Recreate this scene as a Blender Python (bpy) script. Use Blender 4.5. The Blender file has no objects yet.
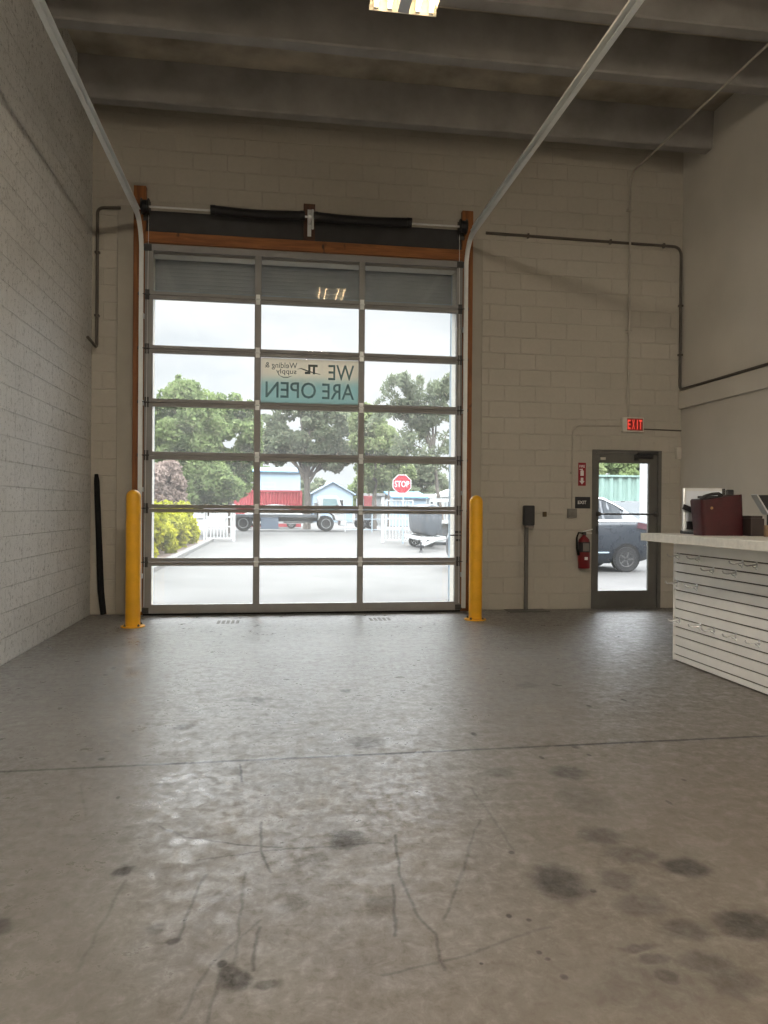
import bpy, math, random
import numpy as np
from mathutils import Vector, Matrix

# ------------------------------------------------------------------ camera, sky, exposure
scene = bpy.context.scene
COL = scene.collection
F_PX, YAW, PITCH, ROLL, CAM_H = 737.6, 0.14422, 0.00451, 0.00791, 1.38
cam_data = bpy.data.cameras.new('camera')
cam_data.sensor_fit = 'VERTICAL'
cam_data.sensor_height = 36.0
cam_data.sensor_width = 27.0
cam_data.lens = F_PX / 1024.0 * 36.0
cam_data.clip_end = 600
camera = bpy.data.objects.new('camera', cam_data)
COL.objects.link(camera)
fw = Vector((math.sin(YAW) * math.cos(PITCH), math.cos(YAW) * math.cos(PITCH), -math.sin(PITCH)))
rt0 = Vector((math.cos(YAW), -math.sin(YAW), 0))
up0 = rt0.cross(fw)
rt = rt0 * math.cos(ROLL) + up0 * math.sin(ROLL)
up = -rt0 * math.sin(ROLL) + up0 * math.cos(ROLL)
camera.matrix_world = Matrix(((rt.x, up.x, -fw.x, 0), (rt.y, up.y, -fw.y, 0), (rt.z, up.z, -fw.z, CAM_H), (0, 0, 0, 1)))
scene.camera = camera

scene.view_settings.view_transform = 'Standard'
scene.view_settings.look = 'None'
scene.view_settings.exposure = 0.40
scene.view_settings.gamma = 1.0
scene.view_settings.use_curve_mapping = False
scene.cycles.use_denoising = True
scene.cycles.max_bounces = 10
scene.cycles.diffuse_bounces = 5
scene.cycles.glossy_bounces = 4
scene.cycles.transparent_max_bounces = 16
scene.cycles.sample_clamp_indirect = 6.0

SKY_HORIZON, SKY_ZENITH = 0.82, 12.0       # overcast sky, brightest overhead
LAMP_STRENGTH = 70.0
LAMP_COLOUR = (1.0, 0.89, 0.74)

world = bpy.data.worlds.new('overcast_sky')
scene.world = world
world.use_nodes = True
nt = world.node_tree
nt.nodes.clear()
def wn(t, **k):
    n = nt.nodes.new(t)
    for a, b in k.items(): setattr(n, a, b)
    return n
tc = wn('ShaderNodeTexCoord')
sep = wn('ShaderNodeSeparateXYZ')
nt.links.new(tc.outputs['Generated'], sep.inputs[0])
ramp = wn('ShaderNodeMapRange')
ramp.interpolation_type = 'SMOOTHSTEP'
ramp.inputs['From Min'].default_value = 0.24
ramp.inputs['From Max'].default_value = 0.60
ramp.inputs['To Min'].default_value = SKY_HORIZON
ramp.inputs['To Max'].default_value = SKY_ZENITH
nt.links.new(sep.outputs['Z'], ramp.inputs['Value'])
mp = wn('ShaderNodeMapping')
mp.inputs['Scale'].default_value = (1, 1, 2.6)
nt.links.new(tc.outputs['Generated'], mp.inputs['Vector'])
nz = wn('ShaderNodeTexNoise')
nz.inputs['Scale'].default_value = 4.2
nz.inputs['Detail'].default_value = 5
nz.inputs['Roughness'].default_value = .55
nt.links.new(mp.outputs['Vector'], nz.inputs['Vector'])
cr = wn('ShaderNodeValToRGB')
cr.color_ramp.elements[0].position = .36
cr.color_ramp.elements[0].color = (.80, .845, .90, 1)
cr.color_ramp.elements[1].position = .60
cr.color_ramp.elements[1].color = (.99, 1.0, 1.02, 1)
nt.links.new(nz.outputs['Fac'], cr.inputs['Fac'])
bg = wn('ShaderNodeBackground')
nt.links.new(cr.outputs['Color'], bg.inputs['Color'])
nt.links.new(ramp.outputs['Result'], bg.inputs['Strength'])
wo = wn('ShaderNodeOutputWorld')
nt.links.new(bg.outputs['Background'], wo.inputs['Surface'])

# ------------------------------------------------------------------ helpers
rnd = random.Random(7)
ORG = {}

def tag(o, label=None, cat=None, group=None, kind=None):
    if label: o['label'] = label
    if cat: o['category'] = cat
    if group: o['group'] = group
    if kind: o['kind'] = kind
    return o

def thing(name, loc, label, cat, group=None, kind=None):
    o = bpy.data.objects.new(name, None)
    o.empty_display_size = .1
    COL.objects.link(o)
    o.location = loc
    ORG[o.name] = Vector(loc)
    return tag(o, label, cat, group, kind)

class MB:
    """Collects vertices and faces for one mesh, in world coordinates."""
    def __init__(s):
        s.v, s.f = [], []
    def add(s, vs, fs):
        b = len(s.v)
        s.v += [tuple(p) for p in vs]
        s.f += [tuple(i + b for i in f) for f in fs]
        return s
    def box(s, x0, x1, y0, y1, z0, z1):
        return s.add([(x0,y0,z0),(x1,y0,z0),(x1,y1,z0),(x0,y1,z0),(x0,y0,z1),(x1,y0,z1),(x1,y1,z1),(x0,y1,z1)],
                     [(0,3,2,1),(4,5,6,7),(0,1,5,4),(1,2,6,5),(2,3,7,6),(3,0,4,7)])
    def obox(s, c, ax, ay, az, hx, hy, hz):
        c, ax, ay, az = Vector(c), Vector(ax).normalized(), Vector(ay).normalized(), Vector(az).normalized()
        vs = [c + ax*hx*i + ay*hy*j + az*hz*k for k in (-1,1) for (i,j) in ((-1,-1),(1,-1),(1,1),(-1,1))]
        return s.add(vs, [(0,3,2,1),(4,5,6,7),(0,1,5,4),(1,2,6,5),(2,3,7,6),(3,0,4,7)])
    def prism(s, poly, d):
        """poly: 3-D points of one cap, extruded by vector d."""
        n = len(poly); d = Vector(d)
        vs = [Vector(p) for p in poly] + [Vector(p) + d for p in poly]
        fs = [tuple(range(n-1,-1,-1)), tuple(range(n, 2*n))]
        fs += [(i, (i+1) % n, n + (i+1) % n, n + i) for i in range(n)]
        return s.add(vs, fs)
    def tube(s, path, r, n=10, cap=True):
        pts = [Vector(p) for p in path]
        rs = r if isinstance(r, (list, tuple)) else [r]*len(pts)
        T = []
        for i in range(len(pts)):
            a = pts[max(i-1,0)]; b = pts[min(i+1,len(pts)-1)]
            T.append((b-a).normalized())
        u = T[0].orthogonal().normalized()
        vs = []
        for i, p in enumerate(pts):
            u = (u - T[i]*u.dot(T[i])).normalized()
            w = T[i].cross(u)
            for k in range(n):
                a = 2*math.pi*k/n
                vs.append(p + (u*math.cos(a) + w*math.sin(a))*rs[i])
        fs = []
        for i in range(len(pts)-1):
            for k in range(n):
                a, b = i*n+k, i*n+(k+1) % n
                fs.append((a, b, b+n, a+n))
        if cap:
            fs.append(tuple(range(n-1,-1,-1))); fs.append(tuple((len(pts)-1)*n+k for k in range(n)))
        return s.add(vs, fs)
    def lathe(s, prof, c, axis='z', n=24):
        """prof: (radius, height) pairs turned about an axis through c."""
        vs, fs = [], []
        for (r, h) in prof:
            for k in range(n):
                a = 2*math.pi*k/n
                q = (r*math.cos(a), r*math.sin(a), h)
                if axis == 'y': q = (q[0], q[2], q[1])
                if axis == 'x': q = (q[2], q[0], q[1])
                vs.append((c[0]+q[0], c[1]+q[1], c[2]+q[2]))
        for i in range(len(prof)-1):
            for k in range(n):
                a, b = i*n+k, i*n+(k+1) % n
                fs.append((a, b, b+n, a+n))
        if prof[0][0] > 1e-4: fs.append(tuple(range(n-1,-1,-1)))
        if prof[-1][0] > 1e-4: fs.append(tuple((len(prof)-1)*n+k for k in range(n)))
        return s.add(vs, fs)
    def sweep(s, path, prof, side):
        """A closed profile (a along side, b along side x tangent) swept along path."""
        pts = [Vector(p) for p in path]; side = Vector(side); n = len(prof); vs = []; fs = []
        for i, p in enumerate(pts):
            t = (pts[min(i+1,len(pts)-1)] - pts[max(i-1,0)]).normalized()
            w = side.cross(t).normalized()
            for (a, b) in prof: vs.append(p + side*a + w*b)
        for i in range(len(pts)-1):
            for k in range(n):
                a, b = i*n+k, i*n+(k+1) % n
                fs.append((a, b, b+n, a+n))
        fs.append(tuple(range(n-1,-1,-1))); fs.append(tuple((len(pts)-1)*n+k for k in range(n)))
        return s.add(vs, fs)
    def loft(s, rings, closed=True):
        n = len(rings[0]); vs = [p for r in rings for p in r]; fs = []
        for i in range(len(rings)-1):
            for k in range(n if closed else n-1):
                a, b = i*n+k, i*n+(k+1) % n
                fs.append((a, b, b+n, a+n))
        fs.append(tuple(range(n-1,-1,-1))); fs.append(tuple((len(rings)-1)*n+k for k in range(n)))
        return s.add(vs, fs)
    def build(s, name, mat, parent=None, smooth=False, bevel=0, label=None, fix=True):
        me = bpy.data.meshes.new(name)
        V = np.array([tuple(p) for p in s.v], float)
        if parent is not None:
            o0 = ORG[parent.name]
        else:
            lo, hi = V.min(0), V.max(0)
            o0 = Vector(((lo[0]+hi[0])/2, (lo[1]+hi[1])/2, lo[2]))
        V = V - np.array(o0)
        me.from_pydata(V.tolist(), [], s.f)
        me.validate()
        if fix:
            import bmesh
            b = bmesh.new(); b.from_mesh(me)
            bmesh.ops.recalc_face_normals(b, faces=b.faces)
            b.to_mesh(me); b.free()
        if smooth:
            me.polygons.foreach_set('use_smooth', [True]*len(me.polygons))
            if smooth != 'all':
                me.set_sharp_from_angle(angle=math.radians(40))
        me.materials.append(mat)
        o = bpy.data.objects.new(name, me)
        COL.objects.link(o)
        if parent is not None:
            o.parent = parent
        else:
            o.location = o0
        ORG[o.name] = Vector(o0)
        if bevel:
            m = o.modifiers.new('bevel', 'BEVEL'); m.width = bevel; m.segments = 2; m.limit_method = 'ANGLE'
        if label: o['label'] = label
        return o

def text_mesh(s, centre, right, upv, width, height, name, mat, parent, thick=.0015, bold=.012, shear=0):
    """Lettering as a thin raised mesh filling width x height on the plane (right, upv)."""
    cu = bpy.data.curves.new('lettering', 'FONT')
    cu.body = s; cu.align_x = 'CENTER'; cu.offset = bold; cu.shear = shear; cu.resolution_u = 3; cu.fill_mode = 'BOTH'; cu.extrude = .01
    tmp = bpy.data.objects.new('lettering', cu)
    COL.objects.link(tmp)
    dg = bpy.context.evaluated_depsgraph_get()
    me0 = bpy.data.meshes.new_from_object(tmp.evaluated_get(dg))
    V = np.array([v.co[:] for v in me0.vertices]); Fc = [tuple(p.vertices) for p in me0.polygons]
    bpy.data.objects.remove(tmp); bpy.data.curves.remove(cu); bpy.data.meshes.remove(me0)
    lo, hi = V.min(0), V.max(0)
    V = (V - (lo+hi)/2) / (hi-lo)
    right, upv, centre = np.array(Vector(right).normalized()), np.array(Vector(upv).normalized()), np.array(centre)
    nrm = np.cross(right, upv)
    W = centre + V[:,:1]*width*right + V[:,1:2]*height*upv + V[:,2:3]*thick*nrm
    m = MB(); m.v = W.tolist(); m.f = Fc
    return m.build(name, mat, parent, fix=False)

# ------------------------------------------------------------------ materials
class NG:
    def __init__(s, name):
        s.m = bpy.data.materials.new(name); s.m.use_nodes = True
        s.t = s.m.node_tree; s.t.nodes.clear()
        s.out = s.n('ShaderNodeOutputMaterial')
    def n(s, t, **k):
        x = s.t.nodes.new(t)
        for a, b in k.items(): setattr(x, a, b)
        return x
    def l(s, a, b): s.t.links.new(a, b)
    def inp(s, sock, v):
        if hasattr(v, 'is_output'): s.l(v, sock)
        else: sock.default_value = v
    def math(s, op, a, b=None, c=None, clamp=False):
        x = s.n('ShaderNodeMath', operation=op, use_clamp=clamp)
        s.inp(x.inputs[0], a)
        if b is not None: s.inp(x.inputs[1], b)
        if c is not None: s.inp(x.inputs[2], c)
        return x.outputs[0]
    def vmath(s, op, a, b=None):
        x = s.n('ShaderNodeVectorMath', operation=op)
        s.inp(x.inputs[0], a)
        if b is not None: s.inp(x.inputs[1], b)
        return x
    def coord(s): return s.n('ShaderNodeNewGeometry').outputs['Position']
    def obj(s): return s.n('ShaderNodeTexCoord').outputs['Object']
    def noise(s, vec, scale, detail=4, rough=.55, dist=0):
        x = s.n('ShaderNodeTexNoise')
        s.l(vec, x.inputs['Vector'])
        x.inputs['Scale'].default_value = scale; x.inputs['Detail'].default_value = detail
        x.inputs['Roughness'].default_value = rough; x.inputs['Distortion'].default_value = dist
        return x.outputs['Fac']
    def scale(s, vec, sc):
        x = s.n('ShaderNodeMapping'); x.inputs['Scale'].default_value = sc
        s.l(vec, x.inputs['Vector']); return x.outputs[0]
    def range(s, v, a, b, c, d, smooth=False):
        x = s.n('ShaderNodeMapRange')
        if smooth: x.interpolation_type = 'SMOOTHSTEP'
        s.l(v, x.inputs['Value'])
        for k, q in zip(('From Min','From Max','To Min','To Max'), (a,b,c,d)): x.inputs[k].default_value = q
        return x.outputs['Result']
    def mix(s, f, a, b, blend='MIX'):
        x = s.n('ShaderNodeMix', data_type='RGBA', blend_type=blend)
        s.inp(x.inputs[0], f)
        for i, q in ((6, a), (7, b)):
            if hasattr(q, 'is_output'): s.l(q, x.inputs[i])
            else: x.inputs[i].default_value = (*q, 1)
        return x.outputs[2]
    def bump(s, h, strength=.3, dist=.01, normal=None):
        x = s.n('ShaderNodeBump'); x.inputs['Strength'].default_value = strength; x.inputs['Distance'].default_value = dist
        s.l(h, x.inputs['Height'])
        if normal is not None: s.l(normal, x.inputs['Normal'])
        return x.outputs[0]
    def bsdf(s, col, rough=.5, metal=0, normal=None, spec=.5, coat=0, **k):
        p = s.n('ShaderNodeBsdfPrincipled')
        if hasattr(col, 'is_output'): s.l(col, p.inputs['Base Color'])
        else: p.inputs['Base Color'].default_value = (*col, 1)
        s.inp(p.inputs['Roughness'], rough); s.inp(p.inputs['Metallic'], metal)
        s.inp(p.inputs['Specular IOR Level'], spec); p.inputs['Coat Weight'].default_value = coat
        if normal is not None: s.l(normal, p.inputs['Normal'])
        s.l(p.outputs[0], s.out.inputs['Surface'])
        return p

def simple(name, col, rough=.5, metal=0, var=.12, scale=8, bump=0, coat=0, spec=.5):
    """A plain coloured surface with a little grime and unevenness."""
    g = NG(name); c = g.obj(); n = g.noise(c, scale, 5)
    lo = tuple(x*(1-var) for x in col); hi = tuple(min(1, x*(1+var)) for x in col)
    colr = g.mix(g.range(n, .3, .7, 0, 1), lo, hi)
    r = g.range(g.noise(c, scale*2.3, 3), .3, .7, max(.02, rough-.06), min(1, rough+.06))
    nm = g.bump(g.noise(c, scale*6, 3), bump, .003) if bump else None
    g.bsdf(colr, r, metal, nm, spec, coat)
    return g.m

def block_wall(name, plane, c1, c2, rough, joint_bump, joint_mix, grain, speck, spec=.5):
    """Painted concrete block in running bond; plane says which two axes span the wall."""
    g = NG(name); p = g.coord()
    sp = g.n('ShaderNodeSeparateXYZ'); g.l(p, sp.inputs[0])
    cb = g.n('ShaderNodeCombineXYZ')
    g.l(sp.outputs['X' if plane == 'x' else 'Y'], cb.inputs[0]); g.l(sp.outputs['Z'], cb.inputs[1])
    b = g.n('ShaderNodeTexBrick')
    b.offset = .5; b.squash = 1
    for k, v in (('Scale', 1.0), ('Mortar Size', .007), ('Mortar Smooth', .35), ('Bias', 0), ('Brick Width', .442), ('Row Height', .221)):
        b.inputs[k].default_value = v
    b.inputs['Color1'].default_value = (0,0,0,1); b.inputs['Color2'].default_value = (1,1,1,1); b.inputs['Mortar'].default_value = (.5,.5,.5,1)
    g.l(cb.outputs[0], b.inputs['Vector'])
    big = g.noise(p, 1.3, 5, .6)
    fine = g.noise(p, 24, 7, .8)
    bw = g.n('ShaderNodeRGBToBW'); g.l(b.outputs['Color'], bw.inputs[0])
    t = g.math('ADD', g.math('MULTIPLY', g.range(big, .3, .7, 0, 1), .65), g.math('MULTIPLY', bw.outputs[0], .35))
    col = g.mix(t, c1, c2)
    col = g.mix(g.math('MULTIPLY', b.outputs['Fac'], joint_mix), col, tuple(x*.55 for x in c1))
    col = g.mix(g.range(fine, .36, .64, speck, 0), col, tuple(x*.45 for x in c1))
    pits = g.range(g.noise(p, 9, 6, .7), .66, .74, 0, .35)
    col = g.mix(pits, col, tuple(x*.6 for x in c1))
    h = g.math('SUBTRACT', g.math('MULTIPLY', fine, grain), g.math('MULTIPLY', b.outputs['Fac'], joint_bump))
    h = g.math('ADD', h, g.math('MULTIPLY', bw.outputs[0], joint_bump*.35))
    nm = g.bump(h, 1.0, .014)
    g.bsdf(col, g.range(fine, .3, .7, rough-.08, rough+.08), 0, nm, spec)
    return g.m

def wood(name, base, dark):
    g = NG(name); p = g.obj()
    sc = g.scale(p, (2.2, 30, 30)) if name.endswith('beam') else g.scale(p, (30, 30, 2.2))
    n = g.noise(sc, 1.0, 6, .6, .6)
    k = g.noise(g.scale(p, (7, 7, 3.1)), 1.0, 2)
    col = g.mix(g.range(n, .3, .72, 0, 1), dark, base)
    col = g.mix(g.range(k, .68, .74, 0, .85), col, (.02, .012, .008))
    g.bsdf(col, .55, 0, g.bump(n, .25, .004))
    return g.m

def leaf_mat(name, a, b, translucent=.45):
    g = NG(name); p = g.coord()
    n = g.noise(p, 1.1, 3); n2 = g.noise(p, 9, 2)
    t = g.math('ADD', g.math('MULTIPLY', g.range(n, .35, .65, 0, 1), .6), g.math('MULTIPLY', g.range(n2, .3, .7, 0, 1), .4))
    col = g.mix(t, a, b)
    d = g.n('ShaderNodeBsdfDiffuse'); g.l(col, d.inputs[0])
    tr = g.n('ShaderNodeBsdfTranslucent'); g.l(col, tr.inputs[0])
    m = g.n('ShaderNodeMixShader'); m.inputs[0].default_value = translucent
    g.l(d.outputs[0], m.inputs[1]); g.l(tr.outputs[0], m.inputs[2]); g.l(m.outputs[0], g.out.inputs[0])
    return g.m

def glass_mat(name, tint, film):
    """Clear pane with a whitish film imitating lens haze, and a mirror-like surface."""
    g = NG(name)
    t = g.n('ShaderNodeBsdfTransparent'); t.inputs[0].default_value = (*tint, 1)
    gl = g.n('ShaderNodeBsdfGlossy'); gl.inputs['Roughness'].default_value = .015; gl.inputs['Color'].default_value = (1,1,1,1)
    d = g.n('ShaderNodeBsdfTranslucent'); d.inputs[0].default_value = (.95, .96, .95, 1)
    overlay = g.range(g.noise(g.coord(), 3.0, 5), .3, .7, film*.7, film*1.3)  # pale veil over the view in place of lens haze, uneven by noise
    m0 = g.n('ShaderNodeMixShader'); g.l(overlay, m0.inputs[0]); g.l(t.outputs[0], m0.inputs[1]); g.l(d.outputs[0], m0.inputs[2])
    fr = g.n('ShaderNodeFresnel'); fr.inputs['IOR'].default_value = 1.35
    m1 = g.n('ShaderNodeMixShader'); g.l(fr.outputs[0], m1.inputs[0]); g.l(m0.outputs[0], m1.inputs[1]); g.l(gl.outputs[0], m1.inputs[2])
    g.l(m1.outputs[0], g.out.inputs[0])
    return g.m

def emit_mat(name, col, strength):
    g = NG(name); e = g.n('ShaderNodeEmission'); e.inputs[0].default_value = (*col, 1); e.inputs[1].default_value = strength
    g.l(e.outputs[0], g.out.inputs[0]); return g.m

STAINS = [
(1.044,2.604,0.106,0.140,0.85),(1.570,2.651,0.090,0.093,0.90),(1.569,2.254,0.115,0.095,0.90),(1.376,2.963,0.101,0.086,0.60),(1.530,3.692,0.105,0.101,0.70),(1.177,3.735,0.106,0.082,0.40),(1.265,2.594,0.070,0.083,0.50),(1.278,2.410,0.098,0.080,0.50),(1.337,2.255,0.084,0.062,0.60),(1.142,2.183,0.052,0.030,0.60),(1.162,2.110,0.057,0.031,0.70),(1.147,2.039,0.041,0.031,0.70),(1.298,2.077,0.085,0.064,0.60),(1.335,1.983,0.081,0.077,0.55),(1.420,2.783,0.113,0.076,0.50),(1.457,3.332,0.136,0.191,0.30),(1.956,5.581,0.095,0.107,0.50),(1.082,2.006,0.218,0.119,0.20),(0.790,2.410,0.011,0.014,1.30),(0.850,2.073,0.013,0.015,1.50),(0.945,2.857,0.014,0.016,1.30),(0.849,2.378,0.010,0.011,0.90),(0.819,2.199,0.010,0.012,1.00),(0.833,2.163,0.010,0.009,1.00),(0.625,2.168,0.007,0.007,1.20),(2.077,3.517,0.012,0.018,1.00),(1.734,4.076,0.022,0.033,1.10),(1.470,3.935,0.013,0.030,1.20),(1.752,3.943,0.013,0.023,1.00),(1.208,4.398,0.018,0.038,1.10),(2.188,4.932,0.017,0.036,1.00),(2.512,5.059,0.017,0.038,1.20),(2.192,5.554,0.026,0.046,0.90),(1.847,3.253,0.011,0.031,1.00),(1.144,2.530,0.014,0.016,1.00),(0.301,3.052,0.091,0.101,0.75),(-0.567,2.907,0.041,0.046,1.10),(-0.119,2.199,0.039,0.059,1.10),(-0.032,2.165,0.056,0.030,0.60),(-0.153,2.269,0.018,0.023,0.90),(-0.883,2.560,0.038,0.058,0.70),(-0.560,4.742,0.064,0.088,0.50),(-0.318,2.407,0.024,0.026,0.70),(-0.378,2.494,0.034,0.031,0.40),(0.072,2.574,0.052,0.065,0.35),(0.158,2.894,0.079,0.062,0.30),(0.519,5.550,0.045,0.061,1.10),(-1.391,6.299,0.021,0.039,1.20),(-1.381,6.564,0.022,0.042,1.10),(-0.939,4.203,0.020,0.026,1.20),(-0.736,3.636,0.010,0.020,1.20),(0.539,4.312,0.117,0.137,0.50),(0.365,2.536,0.052,0.079,0.40),(-0.163,5.365,0.146,0.085,0.50)]
SCRATCHES = [
(-0.495,3.289,-0.371,3.165,0.90),(-0.371,3.165,-0.119,3.059,0.90),(-0.119,3.059,0.022,3.023,0.90),(-0.546,2.828,-0.576,2.286,0.60),(-0.257,2.828,-0.305,2.414,0.80),(-0.055,3.274,-0.054,3.007,0.90),(-0.054,3.007,-0.016,2.820,0.90),(-0.299,2.953,0.022,3.006,0.70),(0.022,3.006,0.447,3.005,0.70),(-0.248,2.035,-0.190,2.269,0.60),(-0.190,2.269,-0.046,2.495,0.60),(-0.176,2.018,-0.155,2.193,0.70),(-0.064,2.228,-0.045,2.453,0.90),(-0.110,2.832,-0.115,2.259,0.60),(0.899,3.175,0.728,2.780,0.70),(0.728,2.780,0.565,2.415,0.70),(0.508,3.073,0.465,2.735,0.90),(0.465,2.735,0.489,2.425,0.90),(0.489,2.425,0.520,2.333,0.90),(0.520,2.333,0.502,2.153,0.90),(0.324,2.153,0.565,2.209,0.70),(0.565,2.209,0.901,2.329,0.70),(0.965,3.558,0.961,2.877,0.60),(-0.187,4.032,-0.169,3.766,1.30),(-0.955,3.823,-0.835,3.447,0.50),(2.341,6.082,2.776,5.327,0.60),(3.052,6.429,4.170,7.358,0.50),(0.431,2.665,0.392,2.350,1.00)]


def floor_mat():
    g = NG('sealed_concrete'); p = g.coord()
    big = g.noise(p, .55, 5, .6); mid = g.noise(p, 2.6, 7, .65, .8); fine = g.noise(p, 38, 6, .75)
    swirl = g.noise(g.scale(p, (1.0, 1.5, 1)), 6.5, 10, .76, .7)
    scuff = g.noise(g.scale(p, (1.25, 1.0, 1)), 15.0, 9, .74, .35)
    col = g.mix(g.range(big, .3, .7, 0, 1), (.160, .150, .138), (.215, .206, .194))
    col = g.mix(g.range(mid, .38, .66, 0, .6), col, (.115, .106, .096))
    col = g.mix(g.range(swirl, .52, .66, 0, .45), col, (.31, .30, .287))
    col = g.mix(g.range(scuff, .54, .68, 0, .5), col, (.29, .283, .27))
    col = g.mix(g.range(scuff, .46, .34, 0, .35), col, (.10, .092, .083))
    col = g.mix(g.range(fine, .35, .75, 0, .4), col, (.095, .087, .078))
    # brown tint, stronger towards the near right of the floor, broken up by noise
    sp = g.n('ShaderNodeSeparateXYZ'); g.l(p, sp.inputs[0])
    overlay = g.range(g.math('ADD', g.math('SUBTRACT', sp.outputs['X'], g.math('MULTIPLY', sp.outputs['Y'], .75)), g.math('MULTIPLY', mid, 1.6)), -2.2, 1.1, 0, .5, True)
    col = g.mix(overlay, col, (.105, .077, .052))
    warp = g.n('ShaderNodeTexNoise'); g.l(p, warp.inputs['Vector']); warp.inputs['Scale'].default_value = 9; warp.inputs['Detail'].default_value = 4
    w = g.vmath('MULTIPLY', g.vmath('SUBTRACT', warp.outputs['Color'], (.5,.5,.5)).outputs[0], (.10,.10,0)).outputs[0]
    pw = g.vmath('ADD', p, w).outputs[0]
    w2 = g.vmath('MULTIPLY', w, (.35,.35,0)).outputs[0]
    ps = g.vmath('ADD', p, w2).outputs[0]
    acc = None
    for (x, y, rx, ry, s) in STAINS:
        src = pw if rx > .02 else p
        if acc is not None:            # keeps the evaluation in sequence
            q = g.n('ShaderNodeVectorMath', operation='MULTIPLY_ADD'); g.l(acc, q.inputs[0]); q.inputs[1].default_value = (1e-7,)*3; g.l(src, q.inputs[2]); src = q.outputs[0]
        a = g.vmath('SUBTRACT', src, (x, y, 0)).outputs[0]
        a = g.vmath('MULTIPLY', a, (1/rx, 1/ry, 0)).outputs[0]
        d = g.vmath('LENGTH', a).outputs['Value']
        v = g.range(d, 1.25, .55, 0, min(s*1.15, 1.0)*.95, True)
        acc = v if acc is None else g.math('MAXIMUM', acc, v)
    acc = g.math('MULTIPLY', acc, g.range(g.noise(p, 22, 4, .7), .3, .7, .6, 1.1))
    col = g.mix(acc, col, (.026, .023, .020))
    sc = None
    for (x0, y0, x1, y1, s) in SCRATCHES:
        ax, ay = x1-x0, y1-y0; L2 = ax*ax + ay*ay
        src = ps
        q = g.n('ShaderNodeVectorMath', operation='MULTIPLY_ADD'); g.l(acc if sc is None else sc, q.inputs[0]); q.inputs[1].default_value = (1e-7,)*3; g.l(src, q.inputs[2]); src = q.outputs[0]
        q = g.vmath('SUBTRACT', src, (x0, y0, 0)).outputs[0]
        h = g.math('DIVIDE', g.vmath('DOT_PRODUCT', q, (ax, ay, 0)).outputs['Value'], L2, clamp=True)
        r = g.n('ShaderNodeVectorMath', operation='SCALE'); r.inputs[0].default_value = (ax, ay, 0); g.l(h, r.inputs['Scale'])
        d = g.vmath('LENGTH', g.vmath('MULTIPLY', g.vmath('SUBTRACT', q, r.outputs[0]).outputs[0], (1,1,0)).outputs[0]).outputs['Value']
        v = g.range(d, .010, .002, 0, s*.6)
        sc = v if sc is None else g.math('MAXIMUM', sc, v)
    # the sawn joint across the slab
    jy = g.math('SUBTRACT', sp.outputs['Y'], g.math('MULTIPLY_ADD', sp.outputs['X'], .019, 4.088))
    j = g.range(g.math('ABSOLUTE', jy), .018, .008, 0, 1.0)
    sc = g.math('MAXIMUM', sc, j)
    hair = g.range(g.noise(g.scale(p, (3, 22, 1)), 3.0, 5, .7, 1.5), .68, .74, 0, .22)
    sc = g.math('MAXIMUM', sc, hair)
    col = g.mix(sc, col, (.026, .022, .019))
    rough = g.math('ADD', g.range(swirl, .40, .62, .44, .255), g.range(scuff, .36, .62, .12, -.04))
    rough = g.math('ADD', rough, g.math('MULTIPLY', acc, .2))
    rough = g.math('ADD', rough, g.math('MULTIPLY', overlay, .3))
    rough = g.math('ADD', rough, g.range(mid, .35, .65, .06, -.06))
    hgt = g.math('SUBTRACT', g.math('ADD', g.math('MULTIPLY', fine, .30), g.math('MULTIPLY', g.math('ADD', g.math('MULTIPLY', swirl, .02), g.math('MULTIPLY', scuff, .22)), 1.0)), g.math('MULTIPLY', j, .6))
    g.bsdf(col, rough, 0, g.bump(hgt, .11, .008), g.range(scuff, .38, .62, .28, .70))
    return g.m

M = {}
M['floor'] = floor_mat()
M['wall_back'] = block_wall('painted_block_beige', 'x', (.41, .38, .325), (.47, .437, .378), .48, .34, .0, .25, .12)
M['wall_left'] = block_wall('painted_block_grey', 'y', (.48, .475, .46), (.60, .597, .582), .30, 1.5, .04, .5, .20, .7)
M['plaster'] = simple('painted_plaster', (.57, .54, .485), .6, 0, .06, 1.2, .05)
M['stucco'] = simple('smooth_render', (.36, .335, .285), .6, 0, .08, 2.0, .1)
M['slab'] = simple('stained_deck_concrete', (.34, .30, .24), .85, 0, .42, 1.6, .25)
M['beam'] = simple('precast_concrete', (.27, .258, .248), .8, 0, .2, 2.2, .12)
M['alu'] = simple('mill_aluminium', (.27, .265, .26), .5, .2, .10, 3, .03)
M['steel'] = simple('galvanised_steel', (.74, .76, .76), .40, .35, .06, 6, 0)
M['dark_steel'] = simple('oiled_steel', (.07, .068, .066), .5, .5, .2, 12)
M['black'] = simple('black_plastic', (.012, .012, .014), .42, 0, .2, 10)
M['rubber'] = simple('black_rubber', (.009, .009, .009), .85, 0, .2, 20, 0, 0, .2)
M['wood'] = wood('pine_post', (.34, .125, .030), (.17, .055, .014))
M['woodh'] = wood('pine_beam', (.36, .135, .034), (.18, .06, .015))
M['woodd'] = wood('dark_block', (.10, .04, .02), (.04, .018, .012))
M['yellow'] = simple('yellow_paint', (.80, .40, .012), .38, 0, .10, 5, .04)
M['conduit_dark'] = simple('brown_painted_pipe', (.085, .072, .058), .5, 0, .15, 8)
M['conduit'] = simple('painted_conduit', (.40, .37, .32), .5, 0, .12, 8)
M['white'] = simple('white_laminate', (.82, .81, .785), .35, 0, .05, 4)
M['offwhite'] = simple('off_white_plastic', (.60, .57, .50), .45, 0, .06, 8)
M['groove'] = simple('slat_groove_shadow_gap', (.085, .072, .062), .7, 0, .1, 10)
M['chrome'] = simple('chrome_wire', (.82, .82, .81), .25, .5, .05, 10)
M['glass'] = glass_mat('hazed_clear_glass', (.972, .985, .978), .025)
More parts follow.
